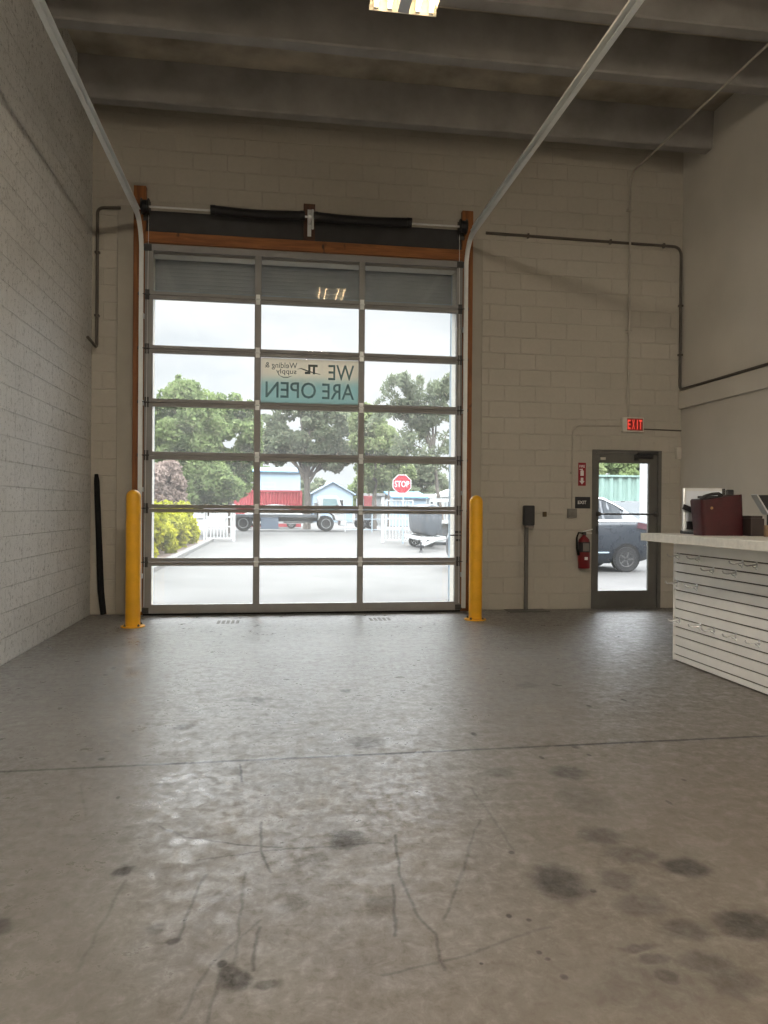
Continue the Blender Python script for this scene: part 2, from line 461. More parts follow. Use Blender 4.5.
M['door_glass'] = glass_mat('clear_glass', (.975, .985, .985), .007)
M['bronze'] = simple('grey_painted_door', (.125, .122, .112), .45, .25, .1, 6)
M['red'] = simple('red_enamel', (.17, .006, .010), .35, 0, .12, 8)
M['signred'] = simple('sign_red', (.26, .010, .018), .45, 0, .08, 8)
M['maroon'] = simple('dark_red_leather', (.038, .0025, .005), .5, 0, .2, 18, .15)
M['signwhite'] = simple('sign_white', (.78, .76, .74), .5, 0, .04, 8)
M['bluegrey'] = simple('pale_blue_steel', (.26, .32, .37), .5, .1, .08, 5)
M['shutter'] = simple('grey_shutter_steel', (.26, .265, .275), .5, .2, .1, 4)
M['exit_glow'] = emit_mat('exit_letters_glow', (1.0, .09, .06), .62)
M['tube'] = emit_mat('warm_tube', (1.0, .74, .42), LAMP_STRENGTH*.22)
M['tube_fill'] = emit_mat('added_fill_tube', LAMP_COLOUR, LAMP_STRENGTH*4.7)  # for the added lamps behind the camera, far brighter to fill the room
M['reflector'] = simple('white_reflector', (.82, .80, .75), .35, 0, .04, 6)
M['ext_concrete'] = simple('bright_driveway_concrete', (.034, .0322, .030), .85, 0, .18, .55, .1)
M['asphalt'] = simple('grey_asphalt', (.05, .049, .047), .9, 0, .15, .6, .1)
M['kerb'] = simple('kerb_concrete', (.085, .083, .079), .85, 0, .1, 3)
M['mulch'] = simple('red_brown_mulch', (.08, .055, .042), .95, 0, .4, 14, .5)
M['grassland'] = simple('dry_grass', (.19, .22, .10), .95, 0, .3, 2, .3)
M['paint_white'] = simple('white_gloss_paint', (.30, .305, .305), .35, 0, .05, 5)
M['bark'] = simple('grey_bark', (.085, .072, .062), .9, 0, .3, 6, .5)
M['tyre'] = simple('tyre_rubber', (.008, .008, .0085), .9, 0, .2, 10)
M['car_paint'] = simple('blue_grey_car_paint', (.012, .016, .022), .30, .1, .06, 3, 0, .0)
M['car_glass'] = simple('dark_car_glass', (.012, .016, .02), .12, 0, .05, 3, 0, 0, .15)
M['container_red'] = simple('red_container_steel', (.26, .035, .042), .55, 0, .12, 3)
M['fence_green'] = simple('pale_green_sheet', (.16, .24, .21), .6, 0, .10, 3)
M['cladding_blue'] = simple('pale_blue_cladding', (.22, .28, .34), .7, 0, .06, 2)
M['roof_blue'] = simple('blue_sheet_roof', (.08, .18, .29), .6, 0, .08, 2)
M['truck_dark'] = simple('dark_truck_bed', (.055, .06, .066), .6, 0, .2, 4)
M['tarp'] = simple('dark_grey_tarpaulin', (.04, .046, .055), .6, 0, .25, 5, .3)
M['leaf_mid'] = leaf_mat('leaf_mid_green', (.075, .105, .05), (.185, .235, .095))
M['leaf_pale'] = leaf_mat('leaf_pale_green', (.10, .13, .065), (.22, .255, .12))
M['leaf_grey'] = leaf_mat('leaf_grey_green', (.085, .10, .068), (.175, .20, .13))
M['leaf_yellow'] = leaf_mat('leaf_yellow_green', (.115, .135, .018), (.33, .315, .03))
M['leaf_pink'] = leaf_mat('twig_pink_brown', (.15, .115, .10), (.27, .215, .19))

# ------------------------------------------------------------------ the room
XL, XR, YB, YR, ZC = -2.345, 5.70, 9.82, -6.0, 6.68
YO = YB + .20                                    # outer face of the front wall
def struct(name, mb, mat, **k):
    return tag(mb.build(name, mat, **k), kind='structure')

struct('floor', MB().box(XL-.2, XR+.2, YR-.2, YO-.02, -.15, 0), M['floor'])
struct('wall_left', MB().box(XL-.2, XL, YR, YB, 0, ZC), M['wall_left'])
DX0, DX1, DZ1 = -1.60, 2.39, 4.63                 # opening for the overhead door
MX0, MX1, MZ1 = 4.37, 5.41, 2.235                  # opening for the glazed exit door
wb = MB()
wb.box(XL-.2, DX0, YB, YO, 0, ZC+.2).box(DX0, DX1, YB, YO, DZ1, ZC+.2).box(DX1, MX0, YB, YO, 0, ZC+.2)
wb.box(MX0, MX1, YB, YO, MZ1, ZC+.2).box(MX1, XR+.2, YB, YO, 0, ZC+.2)
struct('wall_front', wb, M['wall_back'])
struct('wall_right', MB().box(XR, XR+.2, YR, YB, 0, ZC), M['plaster'])
struct('wall_rear', MB().box(XL-.2, XR+.2, YR-.2, YR, 0, ZC), M['plaster'])
struct('trim_1', MB().box(XR-.045, XR, YR, YB, 2.83, 3.08), M['plaster'], bevel=.008)      # ledge on the right wall
struct('ceiling', MB().box(XL-.2, XR+.2, YR-.2, YB, ZC, ZC+.2), M['slab'])
for y in (9.20, 7.79, 6.88, 5.50, 4.55, 3.15, 2.2, .8, -.2, -1.6, -2.6, -4.0, -4.95):
    b = MB()
    prof = [(XL, y-.085, 6.22), (XL, y-.070, 6.205), (XL, y+.075, 6.205), (XL, y+.09, 6.22), (XL, y+.13, ZC), (XL, y-.125, ZC)]
    b.prism(prof, (XR-XL, 0, 0))
    struct('ceiling_beam', b, M['beam'])
# smooth rendered strips beside the overhead door
struct('trim_2', MB().box(-2.03, -1.80, YB-.035, YB, 0, 5.22), M['stucco'], bevel=.006)
struct('trim_3', MB().box(2.60, 2.76, YB-.03, YB, 0, 5.06), M['stucco'], bevel=.006)

# ------------------------------------------------------------------ overhead door
YD = 9.68                                          # inner face of the door
door = thing('door_1', (.39, YD, 0), 'large overhead sectional door of clear panes in grey aluminium rails', 'overhead door', kind='structure')
zj = [.02, .68, 1.362, 2.033, 2.705, 3.382, 4.065, 4.715]     # section joints
xs = [(-1.675, -1.572), (-.302, -.218), (1.052, 1.132), (2.372, 2.452)]   # stiles
for i in range(7):
    z0, z1 = zj[i]+.002, zj[i+1]-.002
    rb = .115 if i == 0 else .048
    rtp = .085 if i == 6 else .048
    b = MB()
    b.box(xs[0][0], xs[3][1], YD, YD+.045, z0, z0+rb).box(xs[0][0], xs[3][1], YD, YD+.045, z1-rtp, z1)
    # raised lip along each rail
    b.box(xs[0][0], xs[3][1], YD-.007, YD, z0+.004, z0+.020).box(xs[0][0], xs[3][1], YD-.007, YD, z1-.020, z1-.004)
    for (a, c) in xs:
        b.box(a, c, YD+.001, YD+.044, z0+rb, z1-rtp)
    s = b.build('door_section', M['alu'], door, bevel=.003)
    for k in range(3):
        MB().box(xs[k][1]-.006, xs[k+1][0]+.006, YD+.026, YD+.030, z0+rb-.006, z1-rtp+.006).build('glass_pane', M['glass'], s)
    if i < 6:
        for j, (a, c) in enumerate(xs):
            m = (a+c)/2 if j in (1, 2) else (a+.035 if j == 0 else c-.035)
            h = MB().box(m-.026, m+.026, YD-.014, YD-.007, z1-.062, z1-.006).box(m-.026, m+.026, YD-.014, YD-.007, z1+.010, z1+.066)
            h.tube([(m-.034, YD-.016, z1+.002), (m+.034, YD-.016, z1+.002)], .010, 8)
            h.build('hinge', M['steel'] if j in (1, 2) else M['dark_steel'], s)
            if j in (0, 3):
                d = -1 if j == 0 else 1
                MB().tube([(m, YD-.035, z1+.002), (m+d*.11, YD-.035, z1+.002)], .006, 8).lathe([(.0,-.012),(.022,-.012),(.022,.012),(0,.012)], (m+d*.095, YD-.035, z1+.002), 'x', 14).build('roller', M['dark_steel'], s)
MB().box(xs[0][0], xs[3][1], YD+.004, YD+.04, 0, .021).build('bottom_seal', M['rubber'], door)
for x in (-1.64, 2.42):
    MB().box(x-.04, x+.04, YD-.02, YD-.001, .03, .10).build('bottom_bracket', M['dark_steel'], door)
    MB().box(x-.05, x+.05, YD-.02, YD-.001, 4.62, 4.70).build('top_bracket', M['dark_steel'], door)
lk = MB().box(2.37, 2.45, YD-.022, YD-.001, 1.06, 1.09).box(2.385, 2.44, YD-.022, YD-.001, .95, .98)
lk.tube([(2.30, YD-.016, 1.03), (2.46, YD-.016, 1.03)], .008, 8)
lk.build('slide_lock', M['dark_steel'], door)

# banner in the middle pane: printed towards the street, so it reads backwards from inside
g = NG('banner_vinyl'); sp = g.n('ShaderNodeSeparateXYZ'); g.l(g.obj(), sp.inputs[0])
colr = g.mix(g.range(sp.outputs['Z'], .20, .40, 0, 1, True), (.46, .60, .59), (.74, .70, .62))
d = g.n('ShaderNodeBsdfDiffuse'); g.l(colr, d.inputs[0]); tr = g.n('ShaderNodeBsdfTranslucent'); g.l(colr, tr.inputs[0])
mx = g.n('ShaderNodeMixShader'); mx.inputs[0].default_value = .62
g.l(d.outputs[0], mx.inputs[1]); g.l(tr.outputs[0], mx.inputs[2]); g.l(mx.outputs[0], g.out.inputs[0])
M['banner'] = g.m
M['ink'] = simple('dark_teal_ink', (.18, .28, .30), .7, 0, .1, 10)
M['ink2'] = simple('grey_teal_ink', (.14, .17, .17), .7, 0, .1, 10)
BY = YD - .004
bx0, bx1, bz0, bz1 = -.215, 1.048, 2.742, 3.318
ban = MB().box(bx0, bx1, BY-.002, BY, bz0, bz1).build('banner', M['banner'])
tag(ban, 'teal and cream banner reading WE ARE OPEN backwards on the middle door pane', 'banner')
def btext(s, px0, px1, pz0, pz1, mat, bold=.006, name='lettering', shear=0):
    # px: metres from the banner's right edge as seen from inside; mirrored for the reader inside
    text_mesh(s, (bx1-(px0+px1)/2, BY-.0035, bz0+(pz0+pz1)/2), (-1,0,0), (0,0,1), px1-px0, pz1-pz0, name, mat, ban, .001, bold, shear)
btext('WE', .055, .395, .315, .515, M['ink'])
btext('ARE', .055, .475, .065, .27, M['ink'])
btext('OPEN', .555, 1.205, .065, .275, M['ink'])
btext('TL', .535, .70, .385, .51, M['ink2'], .05, 'logo')
btext('Welding &', .80, 1.215, .43, .525, M['ink2'], .004)
btext('supply', .81, 1.07, .36, .445, M['ink2'], .004)
sw = MB().tube([(bx1-.50, BY-.004, bz0+.385), (bx1-.57, BY-.004, bz0+.40), (bx1-.66, BY-.004, bz0+.425), (bx1-.75, BY-.004, bz0+.455), (bx1-.80, BY-.004, bz0+.445)], [.002,.006,.008,.005,.001], 6)
sw.tube([(bx1-.865, BY-.004, bz0+.355), (bx1-.92, BY-.004, bz0+.335), (bx1-.98, BY-.004, bz0+.335), (bx1-1.04, BY-.004, bz0+.36)], [.001,.005,.005,.001], 6)
sw.build('logo_swoosh', M['ink2'], ban)

# timber surround
def timber(name, mb, mat, label):
    return tag(mb.build(name, mat, bevel=.004), label, 'timber')
timber('wooden_post', MB().box(-1.825, -1.675, 9.735, YB-.001, 0, 5.46), M['wood'], 'orange pine post left of the overhead door')
timber('wooden_post', MB().box(2.455, 2.605, 9.735, YB-.001, 0, 5.42), M['wood'], 'orange pine post right of the overhead door, behind the yellow bollard')
timber('wooden_header', MB().box(-1.672, 2.452, 9.700, YB-.001, 4.735, 4.875), M['woodh'], 'orange pine header beam across the top of the overhead door')
tag(MB().box(-1.672, 2.452, 9.770, YB-.001, 4.88, 5.165).build('header_plate', simple('dark_steel_plate', (.045,.045,.047), .6, .2, .15, 3), bevel=.003), 'dark grey steel plate above the pine header beam', 'plate')
timber('wooden_block', MB().box(.32, .47, 9.745, YB-.001, 5.168, 5.375).box(.32,.47,9.745,9.768,4.88,5.168), M['woodd'], 'short dark wooden block behind the middle of the spring shaft')

# torsion shaft
SZ, SY = 5.145, 9.60
sh = thing('torsion_spring_assembly', (.39, SY, SZ-.1), 'galvanised shaft with two long black springs above the overhead door', 'door spring')
MB().tube([(-1.72, SY, SZ), (2.50, SY, SZ)], .0135, 12).build('shaft', M['steel'], sh, smooth=True)
def spring(x0, x1):
    b = MB(); n = 150; path = []
    for i in range(n+1):
        t = i/n
        path.append((x0+(x1-x0)*t, SY, SZ+.012-.045*math.sin(math.pi*t)*.4))
    b.tube(path, [.054+.004*(i % 2) for i in range(n+1)], 18)
    b.lathe([(.016,-.03),(.062,-.03),(.062,.03),(.016,.03)], (x0, SY, SZ+.01), 'x', 18)
    b.lathe([(.016,-.03),(.062,-.03),(.062,.03),(.016,.03)], (x1, SY, SZ+.01), 'x', 18)
    b.build('spring', M['black'], sh, smooth=True)
spring(-.83, .30); spring(.47, 1.70)
for x in (-1.66, 2.43):
    MB().lathe([(.0,-.05),(.095,-.05),(.10,-.04),(.078,-.03),(.078,.03),(.10,.04),(.095,.05),(0,.05)], (x, SY, SZ), 'x', 24).build('cable_drum', M['black'], sh, smooth=True)
    b = MB().box(x-.045, x+.045, 9.724, 9.733, SZ-.13, SZ+.11)
    b.box(x-.045 if x < 0 else x+.037, x-.037 if x < 0 else x+.045, SY-.04, 9.7335, SZ-.05, SZ+.05)
    b.build('end_bracket', M['dark_steel'], sh)
    MB().tube([(x+(.03 if x < 0 else -.03), SY+.078, SZ-.02), (x+(.005 if x<0 else -.005), YD-.03, .12)], .003, 6).build('lift_cable', M['steel'], sh)
cbk = MB().box(.375, .415, SY-.03, 9.744, SZ-.035, SZ+.035).box(.37, .42, 9.736, 9.744, SZ-.20, SZ+.15)
cbk.lathe([(.016,-.02),(.05,-.02),(.05,.02),(.016,.02)], (.395, SY, SZ), 'x', 18).tube([(.43, SY-.04, SZ+.08), (.43, SY-.045, SZ-.17)], .016, 8)
cbk.build('centre_bearing', M['steel'], sh)

# tracks: up beside the door, round a bend and away under the ceiling
ZT = 4.955
def track(x, d, label):
    t = thing('door_track', (x, 9.6, 0), label, 'door track')
    path = [(x, 9.615, .06), (x, 9.615, 2.0), (x, 9.615, 4.55)]
    R = .36
    cy, cz = 9.615-R, 4.955-R
    path[-1] = (x, 9.615, cz-.02)
    for k in range(0, 13):
        a = math.pi/2*k/12
        path.append((x, cy+R*math.cos(a), cz+R*math.sin(a)))
    path += [(x, 8.0, ZT), (x, 3.4, ZT)]
    w, th = .030, .004
    # C section, open towards the door
    k = .023
    prof = [(d*k,-w),(-d*k,-w),(-d*k,w),(d*k,w),(d*k,w-th),(-d*(k-th),w-th),(-d*(k-th),-w+th),(d*k,-w+th)]
    MB().sweep(path, prof, (1,0,0)).build('rail', M['steel'], t)
    # angle iron stiffening the level run
    y0, y1 = 3.4, 9.22
    o = d*.024
    MB().prism([(x+o, y0, ZT+.0), (x+o+d*.030, y0, ZT+.0), (x+o+d*.030, y0, ZT+.004), (x+o+d*.004, y0, ZT+.004), (x+o+d*.004, y0, ZT+.060), (x+o, y0, ZT+.060)], (0, y1-y0, 0)).build('stiffening_angle', M['steel'], t)
    for z in (.5, 1.6, 2.7, 3.8):
        MB().box(x-.02, x+.02, 9.646, 9.734, z-.03, z+.03).build('wall_bracket', M['steel'], t)
    for y in (4.2,):
        MB().box(x+o+(.005 if d > 0 else -.010), x+o+(.010 if d > 0 else -.005), y-.02, y+.02, ZT+.006, ZC).build('hanger_strap', M['steel'], t)
track(-1.705, 1, 'galvanised door track rising left of the overhead door and running back below the ceiling')
track(2.480, -1, 'galvanised door track rising right of the overhead door and running back below the ceiling')

# ------------------------------------------------------------------ exit door
md = thing('door_2', (4.89, 9.80, 0), 'narrow grey framed glass exit door with a push bar', 'exit door', kind='structure')
fr = MB().box(MX0+.002, MX0+.055, YB-.012, YO-.04, 0, MZ1-.003).box(MX1-.055, MX1-.002, YB-.012, YO-.04, 0, MZ1-.003).box(MX0+.055, MX1-.055, YB-.012, YO-.04, MZ1-.055, MZ1-.003)
fr.build('door_frame', M['bronze'], md, bevel=.003)
MB().box(MX0+.056, MX1-.056, YB-.005, YO-.02, 0, .0115).build('threshold', M['bronze'], md)
LX0, LX1 = MX0+.059, MX1-.059
GX0, GX1, GZ0, GZ1 = 4.475, 5.222, .25, 2.05
lf = MB().box(LX0, GX0, 9.825, 9.870, .012, MZ1-.058).box(GX1, LX1, 9.825, 9.870, .012, MZ1-.058).box(GX0, GX1, 9.825, 9.870, .012, GZ0).box(GX0, GX1, 9.825, 9.870, GZ1, MZ1-.058)
leaf = lf.build('door_leaf', M['bronze'], md, bevel=.003)
MB().box(GX0-.008, GX1+.008, 9.845, 9.851, GZ0-.008, GZ1+.008).build('glass_pane', M['door_glass'], leaf)
pb = MB().tube([(LX0+.03, 9.765, 1.33), (LX1-.03, 9.765, 1.33)], .013, 10)
pb.box(LX0+.01, LX0+.045, 9.755, 9.824, 1.30, 1.36).box(LX1-.045, LX1-.01, 9.755, 9.824, 1.30, 1.36)
pb.build('push_bar', M['dark_steel'], leaf)
MB().box(LX0+.008, LX0+.04, 9.812, 9.824, 1.05, 1.16).build('lock_plate', M['dark_steel'], leaf)
MB().box(LX0+.06, LX0+.13, 9.795, 9.824, 2.09, 2.125).build('door_contact', M['offwhite'], leaf)
cl = MB().box(5.00, 5.26, 9.765, 9.824, 2.115, 2.17)
cl.obox((5.17, 9.76, 2.195), (1,-.06,.03), (0.06,1,0), (0,0,1), .15, .012, .009).obox((5.02, 9.80, 2.10), (1,0,0), (0,1,0), (0,0,1), .03, .012, .012)
cl.build('door_closer', M['black'], leaf, bevel=.004)

# exit sign and things fixed to the front wall
es = thing('exit_sign', (4.945, YB-.04, 2.49), 'lit exit sign with red letters over the glass door', 'exit sign')
MB().box(4.79, 5.105, YB-.065, YB-.001, 2.485, 2.69).build('housing', M['offwhite'], es, bevel=.008)
MB().box(4.852, 5.085, YB-.069, YB-.0655, 2.505, 2.675).build('face', simple('exit_face', (.30,.025,.025), .4, 0, .05, 10), es)
for s, xx in zip('EXIT', (4.880, 4.945, 5.003, 5.050)):
    text_mesh(s, (xx, YB-.0705, 2.59), (1,0,0), (0,0,1), .046 if s != 'I' else .014, .135, 'letter', M['exit_glow'], es, .002, .03)
fs = thing('fire_extinguisher_sign', (4.22, YB-.002, 1.73), 'tall narrow red arrow sign above the black exit sign', 'sign')
MB().box(4.165, 4.277, YB-.004, YB-.001, 1.722, 2.045).build('panel', M['signred'], fs)
for s, z, h in (('FIRE', 1.995, .035), ):
    text_mesh(s, (4.221, YB-.0045, z), (1,0,0), (0,0,1), .080, h, 'lettering', M['signwhite'], fs, .001)
ic = MB().box(4.197, 4.245, YB-.0055, YB-.0042, 1.862, 1.935).box(4.212, 4.230, YB-.0055, YB-.0042, 1.935, 1.960).box(4.185, 4.212, YB-.0055, YB-.0042, 1.945, 1.957)
ic.build('pictogram', M['signwhite'], fs)
MB().prism([(4.221, YB-.0055, 1.742), (4.260, YB-.0055, 1.79), (4.240, YB-.0055, 1.79), (4.240, YB-.0055, 1.835), (4.202, YB-.0055, 1.835), (4.202, YB-.0055, 1.79), (4.182, YB-.0055, 1.79)], (0,.0013,0)).build('arrow', M['signwhite'], fs)
bs = thing('exit_wall_sign', (4.23, YB-.002, 1.405), 'small black sign reading EXIT left of the glass door', 'sign')
MB().box(4.122, 4.345, YB-.006, YB-.001, 1.405, 1.567).build('panel', M['black'], bs, bevel=.001)
text_mesh('EXIT', (4.225, YB-.0065, 1.490), (1,0,0), (0,0,1), .125, .045, 'lettering', M['signwhite'], bs, .001)
tag(MB().box(4.005, 4.135, YB-.05, YB-.001, 1.275, 1.40).lathe([(.028,-.008),(.03,.002)], (4.07, YB-.052, 1.338), 'y', 16).build('junction_box', simple('grey_cast_box', (.20, .19, .17), .5, .2, .1, 12), bevel=.006), 'round-edged junction box below a conduit left of the black exit sign', 'junction box')
tag(MB().box(3.66, 3.70, YB-.03, YB-.001, 1.295, 1.345).box(3.65,3.71,YB-.006,YB-.001,1.285,1.355).build('wall_hook_bracket', simple('dark_brass', (.10,.07,.035), .5, .5, .2, 20), bevel=.002), 'tiny dark bracket on the block wall right of the dispenser', 'bracket')
tag(MB().box(5.615, 5.685, YB-.05, YB-.001, 2.12, 2.285).box(5.63,5.67,YB-.056,YB-.05,2.14,2.20).build('motion_sensor', M['offwhite'], bevel=.01), 'small off-white motion sensor in the corner beside the exit door', 'sensor')

# fire extinguisher
fe = thing('fire_extinguisher', (4.215, 9.74, .57), 'red fire extinguisher hung on the wall left of the glass door', 'fire extinguisher')
ex, ey = 4.225, 9.735
MB().lathe([(0,.575),(.075,.575),(.08,.585),(.08,.93),(.07,.975),(.045,1.005),(.024,1.02),(.024,1.04),(0,1.04)], (ex, ey, 0), 'z', 24).build('cylinder', M['red'], fe, smooth=True)
MB().lathe([(.0812,.80),(.0812,.94)], (ex, ey, 0), 'z', 24).build('black_band', M['black'], fe, smooth=True)
MB().box(ex-.045, ex+.040, ey-.0850, ey-.072, .815, .925).build('label_plate', simple('grey_label', (.16,.15,.14), .5, 0, .1, 20), fe)
MB().box(ex-.025, ex+.020, ey-.0835, ey-.078, .695, .735).build('sticker', M['signwhite'], fe)
MB().lathe([(.022,1.03),(.028,1.04),(.028,1.08),(0,1.085)], (ex, ey, 0), 'z', 14).build('valve', M['dark_steel'], fe)
MB().obox((ex+.05, ey, 1.10), (1,0,.25), (0,1,0), (-.25,0,1), .07, .012, .006).obox((ex+.045, ey, 1.065), (1,0,-.05), (0,1,0), (.05,0,1), .065, .012, .005).build('handle', M['steel'], fe)
MB().tube([(ex-.02, ey-.01, 1.06), (ex-.09, ey-.02, 1.07), (ex-.115, ey-.02, 1.0), (ex-.11, ey-.02, .85), (ex-.088, ey-.025, .76)], [.012,.012,.012,.013,.018], 10).build('hose', M['rubber'], fe, smooth=True)
MB().box(ex-.04, ex+.04, ey+.078, YB-.001, .62, .98).build('wall_hanger', M['dark_steel'], fe)

# dispenser stand
ds = thing('hand_sanitizer_stand', (3.38, 9.66, 0), 'black hand sanitizer dispenser on a thin grey floor stand', 'dispenser stand')
MB().box(3.10, 3.66, 9.53, 9.79, .001, .012).build('base_plate', M['bronze'], ds, bevel=.003)
MB().box(3.355, 3.405, 9.685, 9.715, .012, 1.16).build('post', M['bronze'], ds, bevel=.003)
b = MB().box(3.315, 3.465, 9.60, 9.69, 1.165, 1.44)
disp = b.build('dispenser', M['black'], ds, bevel=.018)
MB().box(3.345, 3.455, 9.605, 9.68, 1.140, 1.165).build('drip_tray', simple('grey_tray', (.22,.19,.185), .5, 0, .1, 10), disp, bevel=.004)

# conduits
def conduit(name, path, r, mat, label, clips=()):
    t = thing(name, path[0], label, 'conduit')
    MB().tube(path, r, 10).build('pipe', mat, t, smooth=True)
    for (x, y, z, ax) in clips:
        if ax == 'x': MB().box(x-.012, x+.012, y-r-.004, YB-.0005, z-.03, z+.03).build('clip', mat, t)
        else: MB().box(x-.03, x+.03, y-r-.004, YB-.0005, z-.012, z+.012).build('clip', mat, t)
    return t
def bend(a, b, c, r, n=7):
    """points rounding the corner b between a and c"""
    a, b, c = Vector(a), Vector(b), Vector(c)
    p, q = b+(a-b).normalized()*r, b+(c-b).normalized()*r
    return [p.lerp(b, t).lerp(b.lerp(q, t), t) for t in [i/n for i in range(n+1)]]
cy = YB-.022
conduit('electrical_conduit', [(2.80, cy, 5.16)] + bend((2.80,cy,5.16), (5.665,cy,5.135), (5.665,cy,3.105), .13) + bend((5.665,cy,5.135), (5.665,cy,3.105), (5.665,3,3.105), .07) + [(5.665, -3.5, 3.105)], .019, M['conduit_dark'],
        'dark brown conduit along the front wall, down its right corner and along the right ledge', [(3.4, cy, 5.155, 'x'), (4.6, cy, 5.145, 'x'), (5.4, cy, 5.138, 'x'), (5.665, cy, 4.3, 'z'), (5.665, cy, 3.6, 'z')])
conduit('electrical_conduit', [(4.875, 1.0, 6.10)] + bend((4.875,1.0,6.10), (4.875,YB-.058,6.10), (4.875,YB-.058,2.70), .18) + [(4.875, YB-.058, 2.692)], .014, M['conduit'],
        'pale conduit crossing below the ceiling and dropping down the wall to the lit exit sign', [(4.875, YB-.058, 5.6, 'z'), (4.875, YB-.058, 3.9, 'z')])
conduit('electrical_conduit', [(4.788, YB-.014, 2.575)] + bend((4.788,YB-.014,2.575), (4.075,YB-.014,2.56), (4.075,YB-.014,1.40), .13) + [(4.075, YB-.014, 1.402)], .010, M['conduit'],
        'thin conduit bending from the lit exit sign down to the junction box', [(4.075, YB-.014, 1.9, 'z')])
conduit('electrical_conduit', [(5.107, YB-.014, 2.535), (XR-.002, YB-.014, 2.525)], .009, M['conduit_dark'], 'short thin conduit running right from the lit exit sign to the corner')
conduit('electrical_conduit', [(-1.99, YB-.055, 5.17)] + bend((-1.99,YB-.055,5.17), (-2.275,YB-.03,5.165), (-2.275,YB-.03,3.42), .08) + bend((-2.275,YB-.03,5.165), (-2.275,YB-.03,3.40), (-2.30,9.3,3.40), .05) + [(-2.285, 9.38, 3.43)], .019, M['conduit_dark'],
        'dark conduit down the left corner of the front wall', [(-2.275, YB-.03, 4.6, 'z'), (-2.275, YB-.03, 3.8, 'z')])
tag(MB().tube([(-2.165, 9.755, .012), (-2.20, 9.76, .3), (-2.262, 9.775, 1.70), (-2.268, 9.778, 1.79)], [.036,.04,.034,.022], 10).build('rubber_pole', M['rubber'], smooth=True), 'black pole leaning in the left corner of the room', 'pole')

# bollards
def bollard(x, y, h, label):
    t = thing('bollard', (x, y, 0), label, 'bollard')
    prof = [(.083, .016), (.083, h-.085)] + [(.083*math.cos(a), h-.083+.083*math.sin(a)) for a in [math.pi/2*i/8 for i in range(9)]]
    MB().lathe(prof, (x, y, 0), 'z', 28).build('post', M['yellow'], t, smooth=True)
    b = MB().lathe([(0,.001),(.135,.001),(.135,.013),(.084,.016)], (x, y, 0), 'z', 28)
    bp = b.build('base_plate', M['yellow'], t)
    for k in range(4):
        a = math.pi/4 + k*math.pi/2
        MB().lathe([(.014,.014),(.014,.028),(.007,.028),(.007,.04),(0,.04)], (x+.108*math.cos(a), y+.108*math.sin(a), 0), 'z', 6).build('bolt', M['dark_steel'], bp)
bollard(-1.63, 8.80, 1.575, 'yellow steel bollard left of the overhead door')
bollard(2.465, 8.96, 1.555, 'yellow steel bollard right of the overhead door')

# floor drain grilles
def grille(x, y, label):
    b = MB()
    for i in range(5):
        for j in range(3):
            b.box(x-.13+i*.056, x-.13+i*.056+.036, y-.12+j*.085, y-.12+j*.085+.06, .0005, .003)
    tag(b.build('floor_grille', simple('worn_dark_metal', (.10,.088,.07), .6, .3, .3, 30)), label, 'grille')
grille(1.28, 9.12, 'small dark slotted grille in the floor below the right door column')
grille(-.57, 9.06, 'faint slotted grille in the floor before the left door column')

# ------------------------------------------------------------------ counter
CX, CY0, CY1 = 3.64, 1.6, 6.37
ct = thing('sales_counter', (3.95, 4.0, 0), 'white counter with a slat panel front and thick pale top', 'counter')
gz = [.062, .147, .235, .316, .399, .484, .567, .652, .738, .821, .904, .99]
b = MB()
lo = .012
for z in gz + [1.098]:
    b.box(CX, CX+.016, CY0, CY1-.02, lo, z-.006 if z < 1.05 else z)
    lo = z+.006
b.build('slat_panel', M['white'], ct, bevel=.002)
MB().box(CX+.0162, CX+.030, CY0, CY1-.02, .012, 1.098).build('backing_board', M['groove'], ct)
MB().box(CX-.004, CX+.032, CY1-.0198, CY1, .004, 1.098).box(CX+.032, 4.30, CY1-.02, CY1, .004, 1.098).build('end_panel', M['white'], ct, bevel=.002)
MB().box(4.28, 4.30, CY0, CY1-.021, .004, 1.098).build('back_panel', M['white'], ct)
MB().box(3.385, 4.42, CY0, 6.515, 1.100, 1.172).build('countertop', simple('speckled_pale_laminate', (.72,.70,.655), .35, 0, .10, 22), ct, bevel=.004)

def hook(y, z, label):
    b = MB()
    b.box(CX-.004, CX-.0005, y-.011, y+.011, z-.050, z+.012)
    b.tube([(CX-.004, y, z-.012), (CX-.085, y, z-.020), (CX-.108, y, z-.013), (CX-.118, y, z+.004)], .0055, 8)
    b.tube([(CX-.004, y, z-.040), (CX-.03, y, z-.030), (CX-.045, y, z-.015)], .0035, 6)
    tag(b.build('slatwall_hook', M['chrome']), label, 'hook', 'chrome hooks on the slat panel')
rows = {'top groove': (.985, [6.277, 5.954, 5.349, 5.175]), 'second groove': (.90, [5.742, 5.435]), 'fourth groove': (.735, [6.302, 5.984]), 'eighth groove': (.397, [6.258, 5.922, 5.723, 5.427, 5.137])}
ordn = ['first', 'second', 'third', 'fourth', 'fifth']
for rn, (z, ys) in rows.items():
    for i, y in enumerate(ys):
        hook(y, z, 'chrome hook in the %s of the slat panel, %s from the exit door' % (rn, ordn[i]))

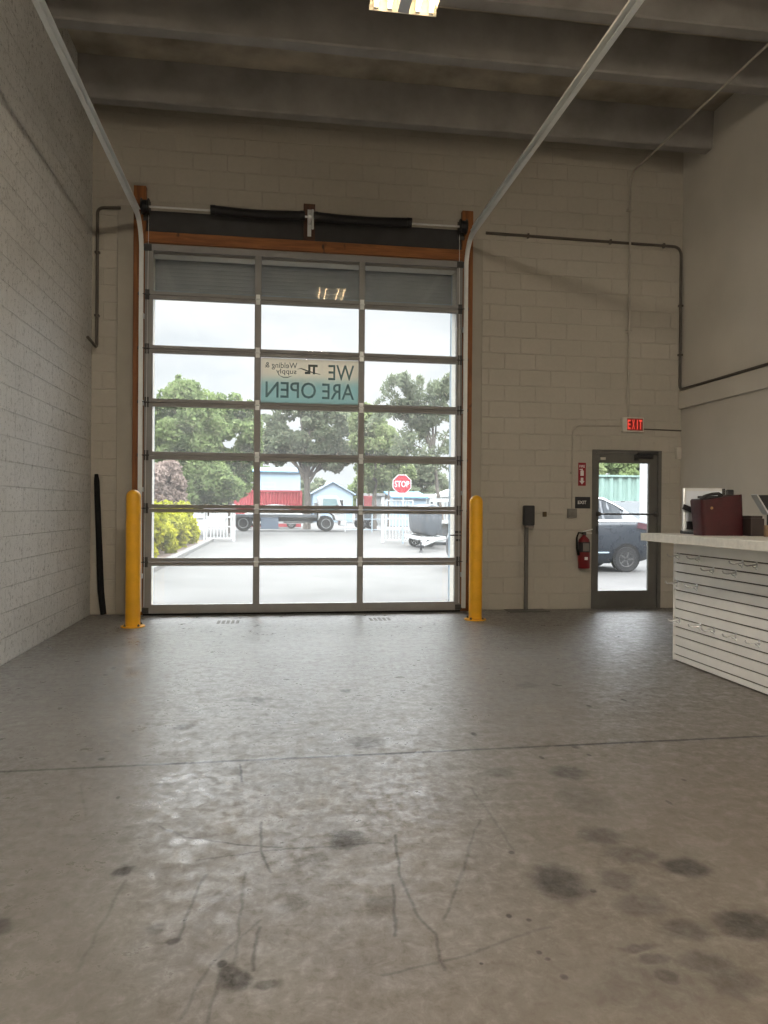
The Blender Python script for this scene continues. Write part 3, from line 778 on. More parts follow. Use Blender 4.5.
# things on the counter
CT = 1.1725
mon = thing('touch_screen', (3.80, 6.12, CT), 'silver framed screen leaning back on the counter behind the red bag', 'screen')
def tilt(cx, cy, cz, yawd, back):
    a, t = math.radians(yawd), math.radians(back)
    r = Vector((math.cos(a), math.sin(a), 0)); n0 = Vector((math.sin(a), -math.cos(a), 0))
    u = Vector((0,0,1))*math.cos(t) - n0*math.sin(t)
    return Vector((cx, cy, cz)), r, u, r.cross(u)
c, r, u, n = tilt(3.80, 6.15, CT+.222, -4, 12)
u = (u + r*.10).normalized()
def slab(c, r, u, n, w, h, t): return MB().obox(c, r, u, n, w/2, h/2, t/2)
slab(c, r, u, n, .40, .40, .03).build('frame', simple('silver_plastic', (.55,.57,.58), .35, .3, .06, 10), mon, bevel=.012)
slab(c+n*.0155+r*-.006, r, u, n, .335, .335, .002).build('screen', simple('pale_grey_glass', (.60,.65,.72), .25, 0, .05, 6), mon)
slab(c+n*.017+r*.175+u*.10, r, u, n, .03, .185, .006).build('side_reader', M['black'], mon, bevel=.003)
slab(c+r*.245+u*.09+n*-.02, r, u, n, .075, .20, .05).build('side_housing', M['black'], mon, bevel=.012)
slab(c+n*.045-r*.12-u*.02, (r*.9-u*.35).normalized(), (u*.9+r*.35).normalized(), n, .20, .05, .012).build('strap', M['black'], mon, bevel=.004)
MB().box(3.68, 3.90, 6.02, 6.34, CT, CT+.03).obox(c-n*.09-u*.06, r, u, n, .04, .14, .02).build('stand', M['black'], mon, bevel=.006)
slab(c+n*.020-u*.150-r*.02, r, u, n, .30, .07, .01).build('bottom_bezel', M['black'], mon)

bag = thing('tote_bag', (3.79, 5.82, CT), 'dark red bag with black handles standing on the counter', 'bag')
rings = []
for t in [i/8 for i in range(9)]:
    h = t*.292
    x0 = 3.585 - .030*t; x1 = 3.965 - .03*t
    y0, y1 = 5.80 - .02*t, 5.98 + .01*t
    z0 = CT + h
    ring = []
    rr = .035
    for (px, py, a0) in ((x1-rr, y0+rr, -90), (x1-rr, y1-rr, 0), (x0+rr, y1-rr, 90), (x0+rr, y0+rr, 180)):
        for k in range(4):
            a = math.radians(a0+30*k)
            ring.append((px+rr*math.cos(a), py+rr*math.sin(a), z0 + (.004 + .062*((px-x0)/(x1-x0)))*t))
    rings.append(ring)
bb = MB().loft(rings); bb.build('body', M['maroon'], bag, smooth=True)
tp = MB().box(3.56, 3.62, 5.82, 5.96, CT+.300, CT+.312).box(3.62, 3.76, 5.83, 5.96, CT+.318, CT+.340)
tp.tube([(3.58, 5.86, CT+.30), (3.61, 5.85, CT+.335), (3.66, 5.85, CT+.350), (3.74, 5.85, CT+.355), (3.78, 5.86, CT+.33)], .011, 8)
tp.tube([(3.66, 5.93, CT+.31), (3.68, 5.93, CT+.345), (3.74, 5.93, CT+.360), (3.80, 5.93, CT+.365), (3.84, 5.93, CT+.345)], .011, 8)
tp.build('handle', M['black'], bag, bevel=.003)
MB().lathe([(0,-.006),(.012,-.005),(.012,.004)], (3.645, 5.785, CT+.235), 'y', 12).build('clasp', simple('brass', (.35,.25,.12), .35, .8, .1, 10), bag)

# second terminal at the picture's edge
tm = thing('card_terminal', (4.30, 5.9, CT), 'black terminal with a sloping silver edge at the far right of the counter', 'terminal')
b = MB().prism([(4.064, 5.801, CT+.350), (4.172, 5.801, CT+.187), (4.42, 5.801, CT+.187), (4.42, 5.801, CT+.355)], (0, .05, 0))
b.build('screen_housing', M['black'], tm, bevel=.006)
MB().prism([(4.052, 5.775, CT+.350), (4.060, 5.775, CT+.358), (4.178, 5.775, CT+.186), (4.164, 5.775, CT+.182)], (0, .08, 0)).build('edge_strip', simple('brushed_silver', (.5,.52,.54), .35, .4, .06, 10), tm)
MB().box(4.10, 4.42, 5.74, 6.06, CT+.001, CT+.012).box(4.20, 4.40, 5.805, 5.85, CT+.012, CT+.186).build('stand', M['black'], tm, bevel=.004)
tag(MB().box(3.965, 4.09, 5.72, 5.90, CT+.001, CT+.150).box(3.975, 4.08, 5.73, 5.89, CT+.150, CT+.172).build('cash_tray', simple('dark_brown_box', (.03,.02,.018), .5, 0, .2, 12), bevel=.005), 'dark box between the red bag and the black terminal', 'box')
tag(MB().box(3.985, 4.035, 5.55, 5.585, CT+.001, CT+.095).build('receipt_box', simple('tan_carton', (.20,.13,.08), .6, 0, .15, 20), bevel=.002), 'small tan carton on the counter before the dark box', 'carton')

# ------------------------------------------------------------------ ceiling light
def ceiling_light(x, y0, y1, label, z=5.45, tube='tube_fill', drop=0.0):
    t = thing('ceiling_light', (x, (y0+y1)/2, z), label, 'ceiling light', 'strip lights below the beams')
    W = .268
    b = MB()
    prof = [(-W, z), (-W, z+.035), (-.17, z+.10), (-.045, z+.045), (-.045, z+.012), (.045, z+.012), (.045, z+.045), (.17, z+.10), (W, z+.035), (W, z),
            (W+.008, z), (W+.008, z+.04), (.17, z+.115), (-.17, z+.115), (-W-.008, z+.04), (-W-.008, z)]
    b.prism([(x+a, y0, c) for a, c in prof], (0, y1-y0, 0))
    b.build('reflector', M['reflector'], t)
    MB().box(x-.045, x+.045, y0+.01, y1-.01, z-.006-drop, z+.0115).build('channel', simple('grey_channel', (.45,.47,.5), .4, .2, .05, 8), t)
    for e in (y0-.006, y1):
        MB().prism([(x+a, e, c) for a, c in ((-W-.008,z-.004-drop),(W+.008,z-.004-drop),(W+.008,z+.04),(.17,z+.115),(-.17,z+.115),(-W-.008,z+.04))], (0,.006,0)).build('end_cap', M['reflector'], t)
    for a in (-.225, -.115, .115, .225):
        MB().tube([(x+a, y0+.03, z-.030), (x+a, y1-.03, z-.030)], .0125, 10).build('tube', M[tube], t, smooth=True)
    for yy in (y0+.03, y1-.03):
        for a in (-.225, -.115, .115, .225):
            MB().box(x+a-.018, x+a+.018, yy-.012, yy+.012, z-.046, z+.07 if abs(a) < .2 else z+.06).build('lamp_holder', M['reflector'], t)
    for yy in (y0+.2, y1-.2):
        MB().tube([(x, yy, z+.11), (x, yy, ZC)], .004, 6).build('suspension_rod', M['steel'], t)
ceiling_light(.985, 4.70, 5.93, 'strip light hanging over the middle of the room, nearest the overhead door', tube='tube', drop=.04)
ceiling_light(.985, .45, 1.65, 'unseen strip light added to brighten the room, second back from the overhead door')  # this and the next two are added out of view as fill light
ceiling_light(.985, -1.70, -.45, 'unseen strip light added to brighten the room, third back from the overhead door')
ceiling_light(.985, -4.50, -3.25, 'unseen strip light added to brighten the room, nearest the rear wall')

# ------------------------------------------------------------------ outside: ground and shutter
GZ = -.04
struct('ground_lot', MB().box(-90, 90, YO, 170, GZ-.3, GZ-.02), M['asphalt'])
struct('driveway', MB().box(-2.62, 16, YO, 38.5, GZ-.018, GZ), M['ext_concrete'])
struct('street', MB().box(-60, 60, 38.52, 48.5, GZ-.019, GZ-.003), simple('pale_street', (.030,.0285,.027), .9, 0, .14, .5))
struct('door_threshold', MB().box(DX0+.001, DX1-.001, YB+.002, YO-.001, GZ-.1, -.004), M['ext_concrete'])
b = MB()
b.prism([(-2.78, 11.0, GZ-.017), (-2.62, 11.0, GZ-.017), (-2.62, 11.0, GZ+.10), (-2.65, 11.0, GZ+.13), (-2.78, 11.0, GZ+.13)], (0, 20.6, 0))
struct('kerb', b, M['kerb'])
struct('mulch_bed', MB().box(-9, -2.781, 11, 31.6, GZ-.019, GZ+.05), M['mulch'])

rs = thing('roller_shutter', (.39, YO+.06, 4.15), 'grey slatted roller shutter lowered behind the top row of door panes', 'shutter')
b = MB(); z = 4.24
while z < 4.98:
    b.prism([(DX0-.05, YO+.068, z), (DX0-.05, YO+.065, z+.012), (DX0-.05, YO+.065, z+.038), (DX0-.05, YO+.068, z+.050), (DX0-.05, YO+.076, z+.050), (DX0-.05, YO+.073, z+.025), (DX0-.05, YO+.076, z)], (4.09, 0, 0))
    z += .0505
b.build('slat_curtain', M['shutter'], rs)
MB().box(DX0-.05, DX1+.05, YO+.055, YO+.085, 4.155, 4.24).build('bottom_bar', M['bluegrey'], rs, bevel=.004)
for x0, x1 in ((DX0-.12, DX0-.015), (DX1+.0, DX1+.11)):
    MB().box(x0, x1, YO+.002, YO+.055, GZ, 5.0).box(x0, x1, YO+.087, YO+.12, GZ, 5.0).box(x0 if x0 < 0 else x1-.012, x0+.012 if x0 < 0 else x1, YO+.055, YO+.087, GZ, 5.0).build('guide_channel', M['bluegrey'], rs)
MB().box(DX0-.12, DX1+.12, YO+.002, YO+.45, 5.0, 5.42).build('hood', M['bluegrey'], rs, bevel=.01)

# ------------------------------------------------------------------ plants
def leaves(mb, clumps, n, size, rng, flat=1.0, long=1.6, droop=None):
    """Scatter n small four-cornered leaves over the shells of the clumps."""
    w = np.array([c[3]**2 for c in clumps]); w = w/w.sum()
    ids = rng.choice(len(clumps), n, p=w)
    C = np.array([c[:3] for c in clumps])[ids]; R = np.array([c[3] for c in clumps])[ids]
    d = rng.normal(size=(n,3)); d /= np.linalg.norm(d, axis=1)[:,None]
    d[:,2] *= flat
    P = C + d*(R*rng.uniform(.45, 1.05, n)**.7)[:,None]
    a = rng.normal(size=(n,3)); a[:,2] -= .35; a /= np.linalg.norm(a, axis=1)[:,None]
    if droop is not None: a = a*.5 + np.array(droop); a /= np.linalg.norm(a, axis=1)[:,None]
    t = rng.normal(size=(n,3)); b = np.cross(a, t); b /= np.linalg.norm(b, axis=1)[:,None]
    s = (size*rng.uniform(.6, 1.4, n))[:,None]
    V = np.stack([P-a*s*long*.5, P+b*s*.5, P+a*s*long*.5, P-b*s*.5], 1).reshape(-1,3)
    base = len(mb.v)
    mb.v += V.tolist()
    mb.f += [(base+4*i, base+4*i+1, base+4*i+2, base+4*i+3) for i in range(n)]
    return mb

def crown(rng, c, r, n, rc):
    out = []
    for _ in range(n):
        d = rng.normal(size=3); d /= np.linalg.norm(d)
        k = rng.uniform(.35, 1.0)**.5
        out.append((c[0]+d[0]*r[0]*k, c[1]+d[1]*r[1]*k, c[2]+d[2]*r[2]*k, rc*rng.uniform(.6, 1.3)))
    return out

def tree(base, crowns, n, size, mat, label, seed, rc=.7, nc=30, trunk_r=.16, group='trees outside', name='tree', droop=None, long=1.6, extra=(), trunk_top=None):
    rng = np.random.default_rng(seed)
    t = thing(name, base, label, 'tree', group)
    cl = []
    for (c, r) in crowns: cl += crown(rng, c, r, nc, rc)
    cl += list(extra)
    m = MB(); leaves(m, cl, n, size, rng, 1.0, long, droop)
    m.build('foliage', mat, t, fix=False)
    tm_ = MB()
    top = Vector(trunk_top or (base[0]+.1, base[1], crowns[0][0][2]-crowns[0][1][2]*.5))
    bs = Vector(base)
    mid = bs.lerp(top, .5) + Vector((rng.uniform(-.12,.12), 0, 0))
    tm_.tube([bs, mid, top], [trunk_r*1.25, trunk_r, trunk_r*.8], 9)
    for k in range(min(14, len(cl))):
        q = Vector(cl[int(rng.integers(len(cl)))][:3])
        s0 = top.lerp(mid, rng.uniform(0, .5))
        m1 = s0.lerp(q, .5) + Vector((0,0,rng.uniform(.1,.35)))
        tm_.tube([s0, m1, q], [trunk_r*.55, trunk_r*.32, trunk_r*.1], 6)
    tm_.build('trunk', M['bark'], t, smooth=True)
    return t

tree((-4.6, 37, GZ), [((-4.8,37,4.6),(1.9,1.6,2.3)), ((-4.5,37,6.4),(1.0,1.0,1.0)), ((-4.4,37,2.6),(2.4,1.6,1.0))], 34000, .14, M['leaf_mid'], 'bushy green tree with a spiky top behind the hedge, left in the overhead door', 1, .5, 36,
     extra=[(-4.85,37,7.35,.24),(-4.78,37,7.7,.14),(-4.1,37,7.2,.40),(-5.5,37,6.8,.3),(-5.7,37,6.2,.4),(-3.6,37,6.1,.5),(-3.0,37,5.4,.5),(-3.2,37,4.6,.5)])
tree((-2.5, 42, GZ), [((-2.5,42,5.0),(1.55,1.4,2.1)), ((-3.5,42,6.2),(1.0,1.2,.9)), ((-3.3,42,3.1),(1.6,1.4,1.3))], 30000, .15, M['leaf_mid'], 'rounded green tree rising above the white gate behind the hedge', 2, .5, 36,
     extra=[(-1.5,42,7.0,.40),(-2.4,42,7.4,.40),(-3.2,42,7.3,.45),(-1.2,42,6.2,.4)])
tree((2.0, 50, GZ), [((2.2,50,7.2),(3.6,2.2,2.0)), ((3.6,50,5.0),(1.9,1.5,.9)), ((.2,50,5.7),(1.8,1.5,1.1))], 30000, .17, M['leaf_grey'], 'spreading street tree with a forked grey trunk behind the flatbed truck', 3, .46, 62, .22, trunk_top=(1.95,50,3.7))
tree((6.2, 47, GZ), [((6.3,47,4.8),(1.5,1.5,2.4)), ((5.6,47,6.9),(.7,.7,.8))], 17000, .17, M['leaf_pale'], 'pale green tree left of the feathery tree, seen through the right door column', 4, .55, 34, .14)
fr_ = np.random.default_rng(5); fronds = []
for k in range(34):
    ang = fr_.uniform(-.2, 3.34); reach = fr_.uniform(1.6, 3.3); lift = fr_.uniform(.5, 1.9); dy = fr_.uniform(-1, 1)
    for q in range(16):
        t = q/15
        fronds.append((7.9+math.cos(ang)*reach*t, 40+dy*t, 5.7+lift*1.9*math.sin(math.pi*.62*t)-.8*t*t+fr_.normal()*.06, .15+.12*(1-t)))
tree((9.2, 40, GZ), [((8.0,40,4.7),(1.9,1.3,1.4))], 15000, .085, M['leaf_grey'], 'feathery arching tree standing highest in the right door column', 5, .40, 34, .10, long=3.6, extra=fronds, trunk_top=(8.5,40,5.0))
tree((9.8, 66.5, GZ), [((9.8,66.5,4.2),(2.6,1.6,1.5))], 12000, .20, M['leaf_pale'], 'low yellowish tree beyond the stop sign and the blue roof', 6, .6, 30, .14)
tree((11.5, 30, GZ), [((11.9,30,3.2),(2.3,1.4,1.1))], 8000, .15, M['leaf_pale'], 'tree showing over the pale green fence behind the exit door', 7, .5, 26, .12)
tree((16.2, 33, GZ), [((16.2,33,3.0),(1.4,1.2,1.0))], 5000, .15, M['leaf_mid'], 'smaller tree right of the other one over the pale green fence', 8, .45, 22, .10)
for i, (x, h, w, mt) in enumerate([(-16,6,5,'leaf_mid'), (-9,7,4,'leaf_grey'), (-3,6.5,4,'leaf_mid'), (4.2,6,3.4,'leaf_grey'), (12.5,6.5,3.6,'leaf_mid'), (19,7,4,'leaf_grey')]):
    yy = 88+(i % 2)*9
    tree((x, yy, GZ), [((x,yy,h*.55),(w,2.5,h*.42))], 6000, .42, M[mt], 'distant tree in the row beyond the buildings, %s from the street tree side' % ['farthest left','second left','third left','fourth','fifth','farthest right'][i], 20+i, 1.1, 22, .3)
rng = np.random.default_rng(11)
bt = thing('flowering_shrub', (-4.9, 33.2, GZ), 'pinkish brown twiggy shrub behind the yellow hedge', 'shrub')
leaves(MB(), crown(rng, (-4.95,33.2,2.1), (1.05,.9,1.1), 40, .42), 15000, .085, rng, 1, 2.2).build('foliage', M['leaf_pink'], bt, fix=False)
b = MB()
for k in range(14):
    a = rng.uniform(-1,1); b.tube([(-4.95+a*.2, 33.2, GZ), (-4.95+a*.7, 33.2+rng.uniform(-.4,.4), 1.4), (-4.95+a*1.1, 33.2+rng.uniform(-.6,.6), 2.6)], [.04,.025,.008], 6)
b.build('stems', M['bark'], bt)
hd = thing('hedge', (-4.2, 22, GZ+.05), 'bright yellow-green hedge along the driveway kerb', 'hedge')
cl = []
for k in range(260):
    y = 14 + 15.3*rng.uniform(0,1); x = -3.12 - 1.9*rng.uniform(0,1)**1.5; zz = .22 + 1.05*rng.uniform(0,1)
    cl.append((x, y, zz, rng.uniform(.22,.34)))
leaves(MB(), cl, 44000, .085, rng, 1, 1.7).build('foliage', M['leaf_yellow'], hd, fix=False)
b = MB()
for k in range(30):
    y = 14.3+14.4*k/29; x = -3.6-.8*((k*37) % 10)/10
    b.tube([(x,y,GZ+.05),(x+.05,y+.1,.5),(x+.1,y,1.1)], [.03,.025,.01], 6)
b.build('stems', M['bark'], hd)
# ------------------------------------------------------------------ gates and the stop sign
def gate(x0, x1, y, ztop, label, plate, posts):
    t = thing('metal_gate', ((x0+x1)/2, y, GZ), label, 'gate')
    z0 = GZ+.10
    f = MB().box(x0, x0+.06, y-.03, y+.03, z0, ztop).box(x1-.06, x1, y-.03, y+.03, z0, ztop)
    for z in (z0, .55, .95, 1.30, ztop-.06): f.box(x0+.06, x1-.06, y-.028, y+.028, z, z+.055)
    f.build('frame', M['paint_white'], t)
    n = int((x1-x0-.12)/.125)
    for k in range(1, n):
        xx = x0+.06+(x1-x0-.12)*k/n
        MB().box(xx-.02, xx+.02, y-.02, y+.02, z0+.02, ztop-.02).build('bar', M['paint_white'], t)
    if plate: MB().box(plate[0], plate[1], y-.036, y-.0305, plate[2], plate[3]).build('plate', M['paint_white'], t)
    for xx in posts:
        MB().box(xx-.06, xx+.06, y-.06, y+.06, GZ, ztop+.06).box(xx-.07, xx+.07, y-.07, y+.07, ztop+.06, ztop+.09).build('post', M['paint_white'], t)
    return t
gate(-2.92, -1.86, 31.5, 1.42, 'white barred gate leaf beside the end of the yellow hedge', (-2.85, -2.14, .57, .97), (-1.78,))
gate(4.46, 5.66, 30.4, 1.76, 'white barred gate leaf behind the stop sign', None, (4.37,))
tag(MB().box(-3.02, -2.95, 31.45, 31.55, GZ, 1.45).build('gate_post', simple('grey_post', (.32,.33,.34), .6, 0, .1, 6)), 'grey post at the hinge side of the left white gate', 'post')

M['stop_white'] = simple('reflective_white', (.48, .48, .48), .5, 0, .03, 5)
ss = thing('stop_sign', (5.02, 29.5, GZ), 'red octagonal STOP sign on a thin grey post', 'stop sign')
sy, szc, sr = 29.5, 2.385, .412
def octo(r, y): return [(5.012+r*math.cos(math.pi/8+k*math.pi/4), y, szc+r*math.sin(math.pi/8+k*math.pi/4)) for k in range(8)]
MB().prism(octo(sr, sy), (0,.006,0)).build('border', M['stop_white'], ss)
MB().prism(octo(sr-.028, sy-.003), (0,.003,0)).build('face', simple('stop_red', (.23,.006,.018), .4, 0, .05, 4), ss)
text_mesh('STOP', (5.012, sy-.004, szc), (1,0,0), (0,0,1), .60, .25, 'lettering', M['stop_white'], ss, .002, .008)
MB().box(5.05, 5.10, sy+.01, sy+.05, GZ, 2.72).build('post', M['bluegrey'], ss)

# ------------------------------------------------------------------ vehicles
def wheel(parent, x, y, z, r, w, side=-1, hubmat=None):
    wmb = MB().lathe([(r*.55,-w/2),(r*.92,-w/2),(r,-w*.38),(r,w*.38),(r*.92,w/2),(r*.55,w/2)], (x,y,z), 'y', 28)
    o = wmb.build('wheel', M['tyre'], parent, smooth=True)
    yy = side*w/2
    h = MB().lathe([(0,yy*.80),(r*.14,yy*.9),(r*.18,yy*.6),(r*.42,yy*.62),(r*.56,yy*1.0),(r*.60,yy*1.02),(r*.60,yy*.3),(0,yy*.25)], (x,y,z), 'y', 24)
    h.build('hub', hubmat or M['alu'], o, smooth=True)
    for k in range(5 if hubmat is not M['paint_white'] else 0):
        a = 2*math.pi*k/5
        MB().obox((x+r*.34*math.cos(a), y+yy*.9, z+r*.34*math.sin(a)), (math.cos(a),0,math.sin(a)), (0,1,0), (-math.sin(a),0,math.cos(a)), r*.22, abs(yy)*.12, r*.06).build('spoke', hubmat or M['alu'], o)
    return o

# parked car behind the exit door, facing left
car = thing('car', (6.4, 16.9, GZ), 'dark blue-grey car parked outside the glass exit door', 'car')
yc = 16.95
def sec(x, zb, zs, zr, wb_, wr):
    half = [(wb_*.90, zb), (wb_*.985, zb+.12), (wb_, zb+.40), (wb_*.985, zs-.10), (wb_*.955, zs-.015), (wb_*.93, zs), (wr+.015, zr-.09), (wr*.90, zr-.02), (wr*.5, zr)]
    pts = [(x, yc-a, c) for a, c in half] + [(x, yc+a, c) for a, c in reversed(half)]
    return pts
ST = [(4.10,.35,.70,.74,.70,.58), (4.18,.24,.84,.90,.84,.70), (4.60,.20,.98,1.06,.92,.76), (5.15,.20,1.06,1.18,.93,.77), (5.35,.20,1.08,1.24,.93,.76), (6.00,.20,1.12,1.70,.94,.64), (6.55,.20,1.14,1.79,.945,.65),
      (7.15,.20,1.16,1.795,.945,.65), (7.60,.20,1.17,1.74,.94,.63), (8.08,.22,1.18,1.48,.93,.64), (8.40,.25,1.17,1.24,.91,.72), (8.62,.30,1.12,1.16,.87,.72), (8.70,.40,1.02,1.05,.78,.64)]
MB().loft([[(p[0], p[1], p[2]+GZ) for p in sec(*s)] for s in ST]).build('body', M['car_paint'], car, smooth=True)
def side_pt(x, t):
    for a, b in zip(ST, ST[1:]):
        if a[0] <= x <= b[0]:
            k = (x-a[0])/(b[0]-a[0]); s = [a[i]+(b[i]-a[i])*k for i in range(6)]
            y0, z0, y1, z1 = s[4]*.93, s[2], s[5]+.015, s[3]-.09
            return Vector((x, yc-(y0+(y1-y0)*t)-.006, z0+(z1-z0)*t+GZ))
def window(xs_, name='side_window'):
    m = MB(); n = len(xs_)
    lo = [side_pt(x, .08) for x in xs_]; hi = [side_pt(x, .96) for x in xs_]
    m.prism(lo + hi[::-1], (0, .008, 0)); m.build(name, M['car_glass'], car, fix=True)
window([5.60, 5.80, 6.05, 6.50]); window([6.58, 6.85, 7.1, 7.42]); window([7.49, 7.7, 7.92])
MB().tube([side_pt(x, .02)+Vector((0,-.006,0)) for x in (5.5, 6.2, 6.8, 7.4, 8.0, 8.25)], .030, 6).build('shoulder_highlight', M['chrome'], car)  # bright tube imitating the sky's reflection along the car's shoulder
MB().tube([side_pt(x, 1.03)+Vector((0,-.004,.012)) for x in (6.02, 6.5, 7.1, 7.5, 7.8, 8.05)], .014, 6).build('roof_rail', M['chrome'], car)
for x in (6.35, 7.55):
    MB().box(x-.10, x+.10, yc-.935, yc-.905, .99+GZ, 1.02+GZ).build('door_handle', M['car_paint'], car, bevel=.006)
MB().prism([(8.24,yc-.93,1.02+GZ),(8.58,yc-.90,.96+GZ),(8.60,yc-.88,1.10+GZ),(8.28,yc-.905,1.15+GZ)], (0,.09,0)).build('tail_light', simple('dark_lamp', (.05,.02,.025), .15, 0, .1, 8), car)
MB().box(5.5, 7.55, yc-.955, yc-.92, .44+GZ, .47+GZ).build('sill_trim', M['bluegrey'], car)
for x in (5.05, 7.98):
    wheel(car, x, yc-.83, .30+GZ, .30, .22, -1, M['dark_steel'])
    MB().lathe([(.0,-.04),(.335,-.04),(.335,.04),(0,.04)], (x, yc-.895, .33+GZ), 'y', 28).build('wheel_arch', M['rubber'], car)
    wheel(car, x, yc+.80, .30+GZ, .30, .22, 1)

# flatbed truck across the street
tk = thing('flatbed_truck', (1.0, 46, GZ), 'white cabbed flatbed truck standing across the street', 'truck')
ty0, ty1 = 45.0, 47.0
prof = [(2.50,.62),(2.50,2.02),(2.60,2.12),(3.55,2.13),(3.72,2.05),(3.98,1.36),(4.06,1.25),(4.08,.62),(3.55,.62),(3.46,.90),(3.28,1.05),(3.0,1.10),(2.72,1.05)]
MB().prism([(x, ty0, z) for x, z in prof], (0, ty1-ty0, 0)).build('cab', M['paint_white'], tk, bevel=.03)
MB().prism([(2.78,ty0-.012,1.28),(3.80,ty0-.012,1.28),(3.58,ty0-.012,1.95),(2.78,ty0-.012,1.95)], (0,.01,0)).build('cab_window', simple('truck_glass', (.12,.18,.19), .08, 0, .05, 3), tk)
MB().box(3.85, 4.25, ty0-.02, ty1+.02, .30, .60).build('bumper', M['paint_white'], tk, bevel=.03)
MB().box(3.55, 3.72, ty0-.14, ty0-.05, 1.2, 1.6).build('mirror', M['black'], tk, bevel=.01)
MB().box(-2.6, 2.45, ty0+.5, ty1-.5, .55, .80).build('chassis', M['truck_dark'], tk)
MB().box(-2.7, 2.42, ty0, ty1, .82, .98).build('flat_deck', M['truck_dark'], tk)
MB().box(2.34, 2.42, ty0, ty1, .98, 1.7).box(-2.7, -2.62, ty0, ty1, .98, 1.35).build('headboard', M['truck_dark'], tk)
MB().box(-.95, .10, ty0+.02, ty0+.5, .10, .80).build('tool_box', simple('dark_blue_box', (.07,.09,.12), .5, 0, .1, 5), tk, bevel=.01)
MB().box(.4, 2.2, ty0+.05, ty0+.10, .45, .55).box(.4, .46, ty0+.05, ty0+.10, .45, .8).box(1.6, 1.66, ty0+.05, ty0+.10, .45, .8).build('side_guard', M['dark_steel'], tk)
for x in (2.98, -1.99):
    wheel(tk, x, ty0+.18, .48+GZ, .48, .26, -1, M['paint_white'])
    wheel(tk, x, ty1-.18, .48+GZ, .48, .26, 1, M['paint_white'])

# covered load on a white trailer, right of the gate
tl = thing('trailer', (5.7, 26.5, GZ), 'white trailer under a dark tarpaulin, right of the stop sign', 'trailer')
rings = []
for yy, k in ((25.6,.55),(25.75,.9),(26.3,1.0),(27.6,1.0),(28.3,.95),(28.5,.6)):
    ring = []
    for a in range(16):
        th = 2*math.pi*a/16
        cx, cz = math.cos(th), math.sin(th)
        f = lambda v: math.copysign(abs(v)**.55, v)
        ring.append((5.47+.40*k*f(cx)*(1+.06*math.sin(3*th)), yy, .98+.56*f(cz)*(.9+.1*k)+.03*math.sin(5*th)))
    rings.append(ring)
MB().loft(rings).build('tarpaulin_cover', M['tarp'], tl, smooth='all')
f = MB().box(4.95, 5.05, 25.5, 28.6, .28, .40).box(5.85, 5.95, 25.5, 28.6, .28, .40).box(5.05, 5.85, 25.5, 25.6, .28, .40).box(5.05, 5.85, 28.4, 28.5, .28, .40)
f.tube([(5.0,25.55,.34),(4.95,24.4,.32),(4.66,23.6,.18)], .055, 8).tube([(5.9,25.55,.34),(5.3,24.4,.32),(4.68,23.6,.18)], .055, 8)
f.build('frame', M['paint_white'], tl)
MB().tube([(4.66,23.62,.30),(4.66,23.62,.02)], .035, 8).lathe([(0,GZ),(.07,GZ),(.05,.03),(0,.03)], (4.66,23.62,0), 'z', 12).box(4.50, 4.75, 23.56, 23.68, .12, .20).build('jack', M['black'], tl)
wheel(tl, 5.15, 27.4, .22+GZ, .22, .14); wheel(tl, 5.75, 27.4, .22+GZ, .22, .14, 1)
fl = thing('rack', (6.4, 28.5, GZ), 'white rack frame with dark posts beside the tarpaulin trailer', 'rack')
MB().box(5.98, 7.4, 28.46, 28.54, .82, .95).box(5.98, 7.4, 28.46, 28.54, 1.66, 1.80).box(5.98,7.4,28.46,28.54,.08,.16).build('rail', M['paint_white'], fl)
for x in (6.05, 6.32, 6.75, 7.3): MB().box(x-.035, x+.035, 28.541, 28.61, GZ, 1.82).build('post', M['truck_dark'], fl)
MB().box(6.10, 7.28, 28.65, 28.8, GZ, .80).build('dark_panel', M['truck_dark'], fl)

# ------------------------------------------------------------------ buildings, containers, fences
def corrugated(mb, x0, x1, y, z0, z1, pitch=.22, d=.05):
    x = x0; pts = []
    while x < x1-1e-6:
        pts += [(x, y), (x+pitch*.3, y), (x+pitch*.5, y+d), (x+pitch*.8, y+d)]
        x += pitch
    pts += [(x1, y), (x1, y+d+.02), (x0, y+d+.02)]
    return mb.prism([(a, b_, z0) for a, b_ in pts], (0, 0, z1-z0))
rc = thing('shipping_container', (-.8, 57, GZ), 'red corrugated shipping container beyond the truck', 'container')
corrugated(MB(), -3.35, 1.75, 56.02, .25, 2.62).box(-3.35, 1.75, 56.09, 58.4, .25, 2.62).build('body', M['container_red'], rc)
f = MB().box(-3.42, 1.82, 55.98, 56.08, 2.56, 2.70).box(-3.42, 1.82, 55.98, 56.08, GZ, .26)
for x in (-3.42, 1.72): f.box(x, x+.1, 55.98, 56.08, .26, 2.56)
f.build('frame', M['container_red'], rc)
for z in (2.98, 3.25): MB().box(-3.4, -.1, 56.5, 56.54, z, z+.035).build('rail', M['paint_white'], rc)
for k in range(8): MB().box(-3.4+k*.46, -3.37+k*.46, 56.5, 56.54, 2.62, 3.28).build('baluster', M['paint_white'], rc)

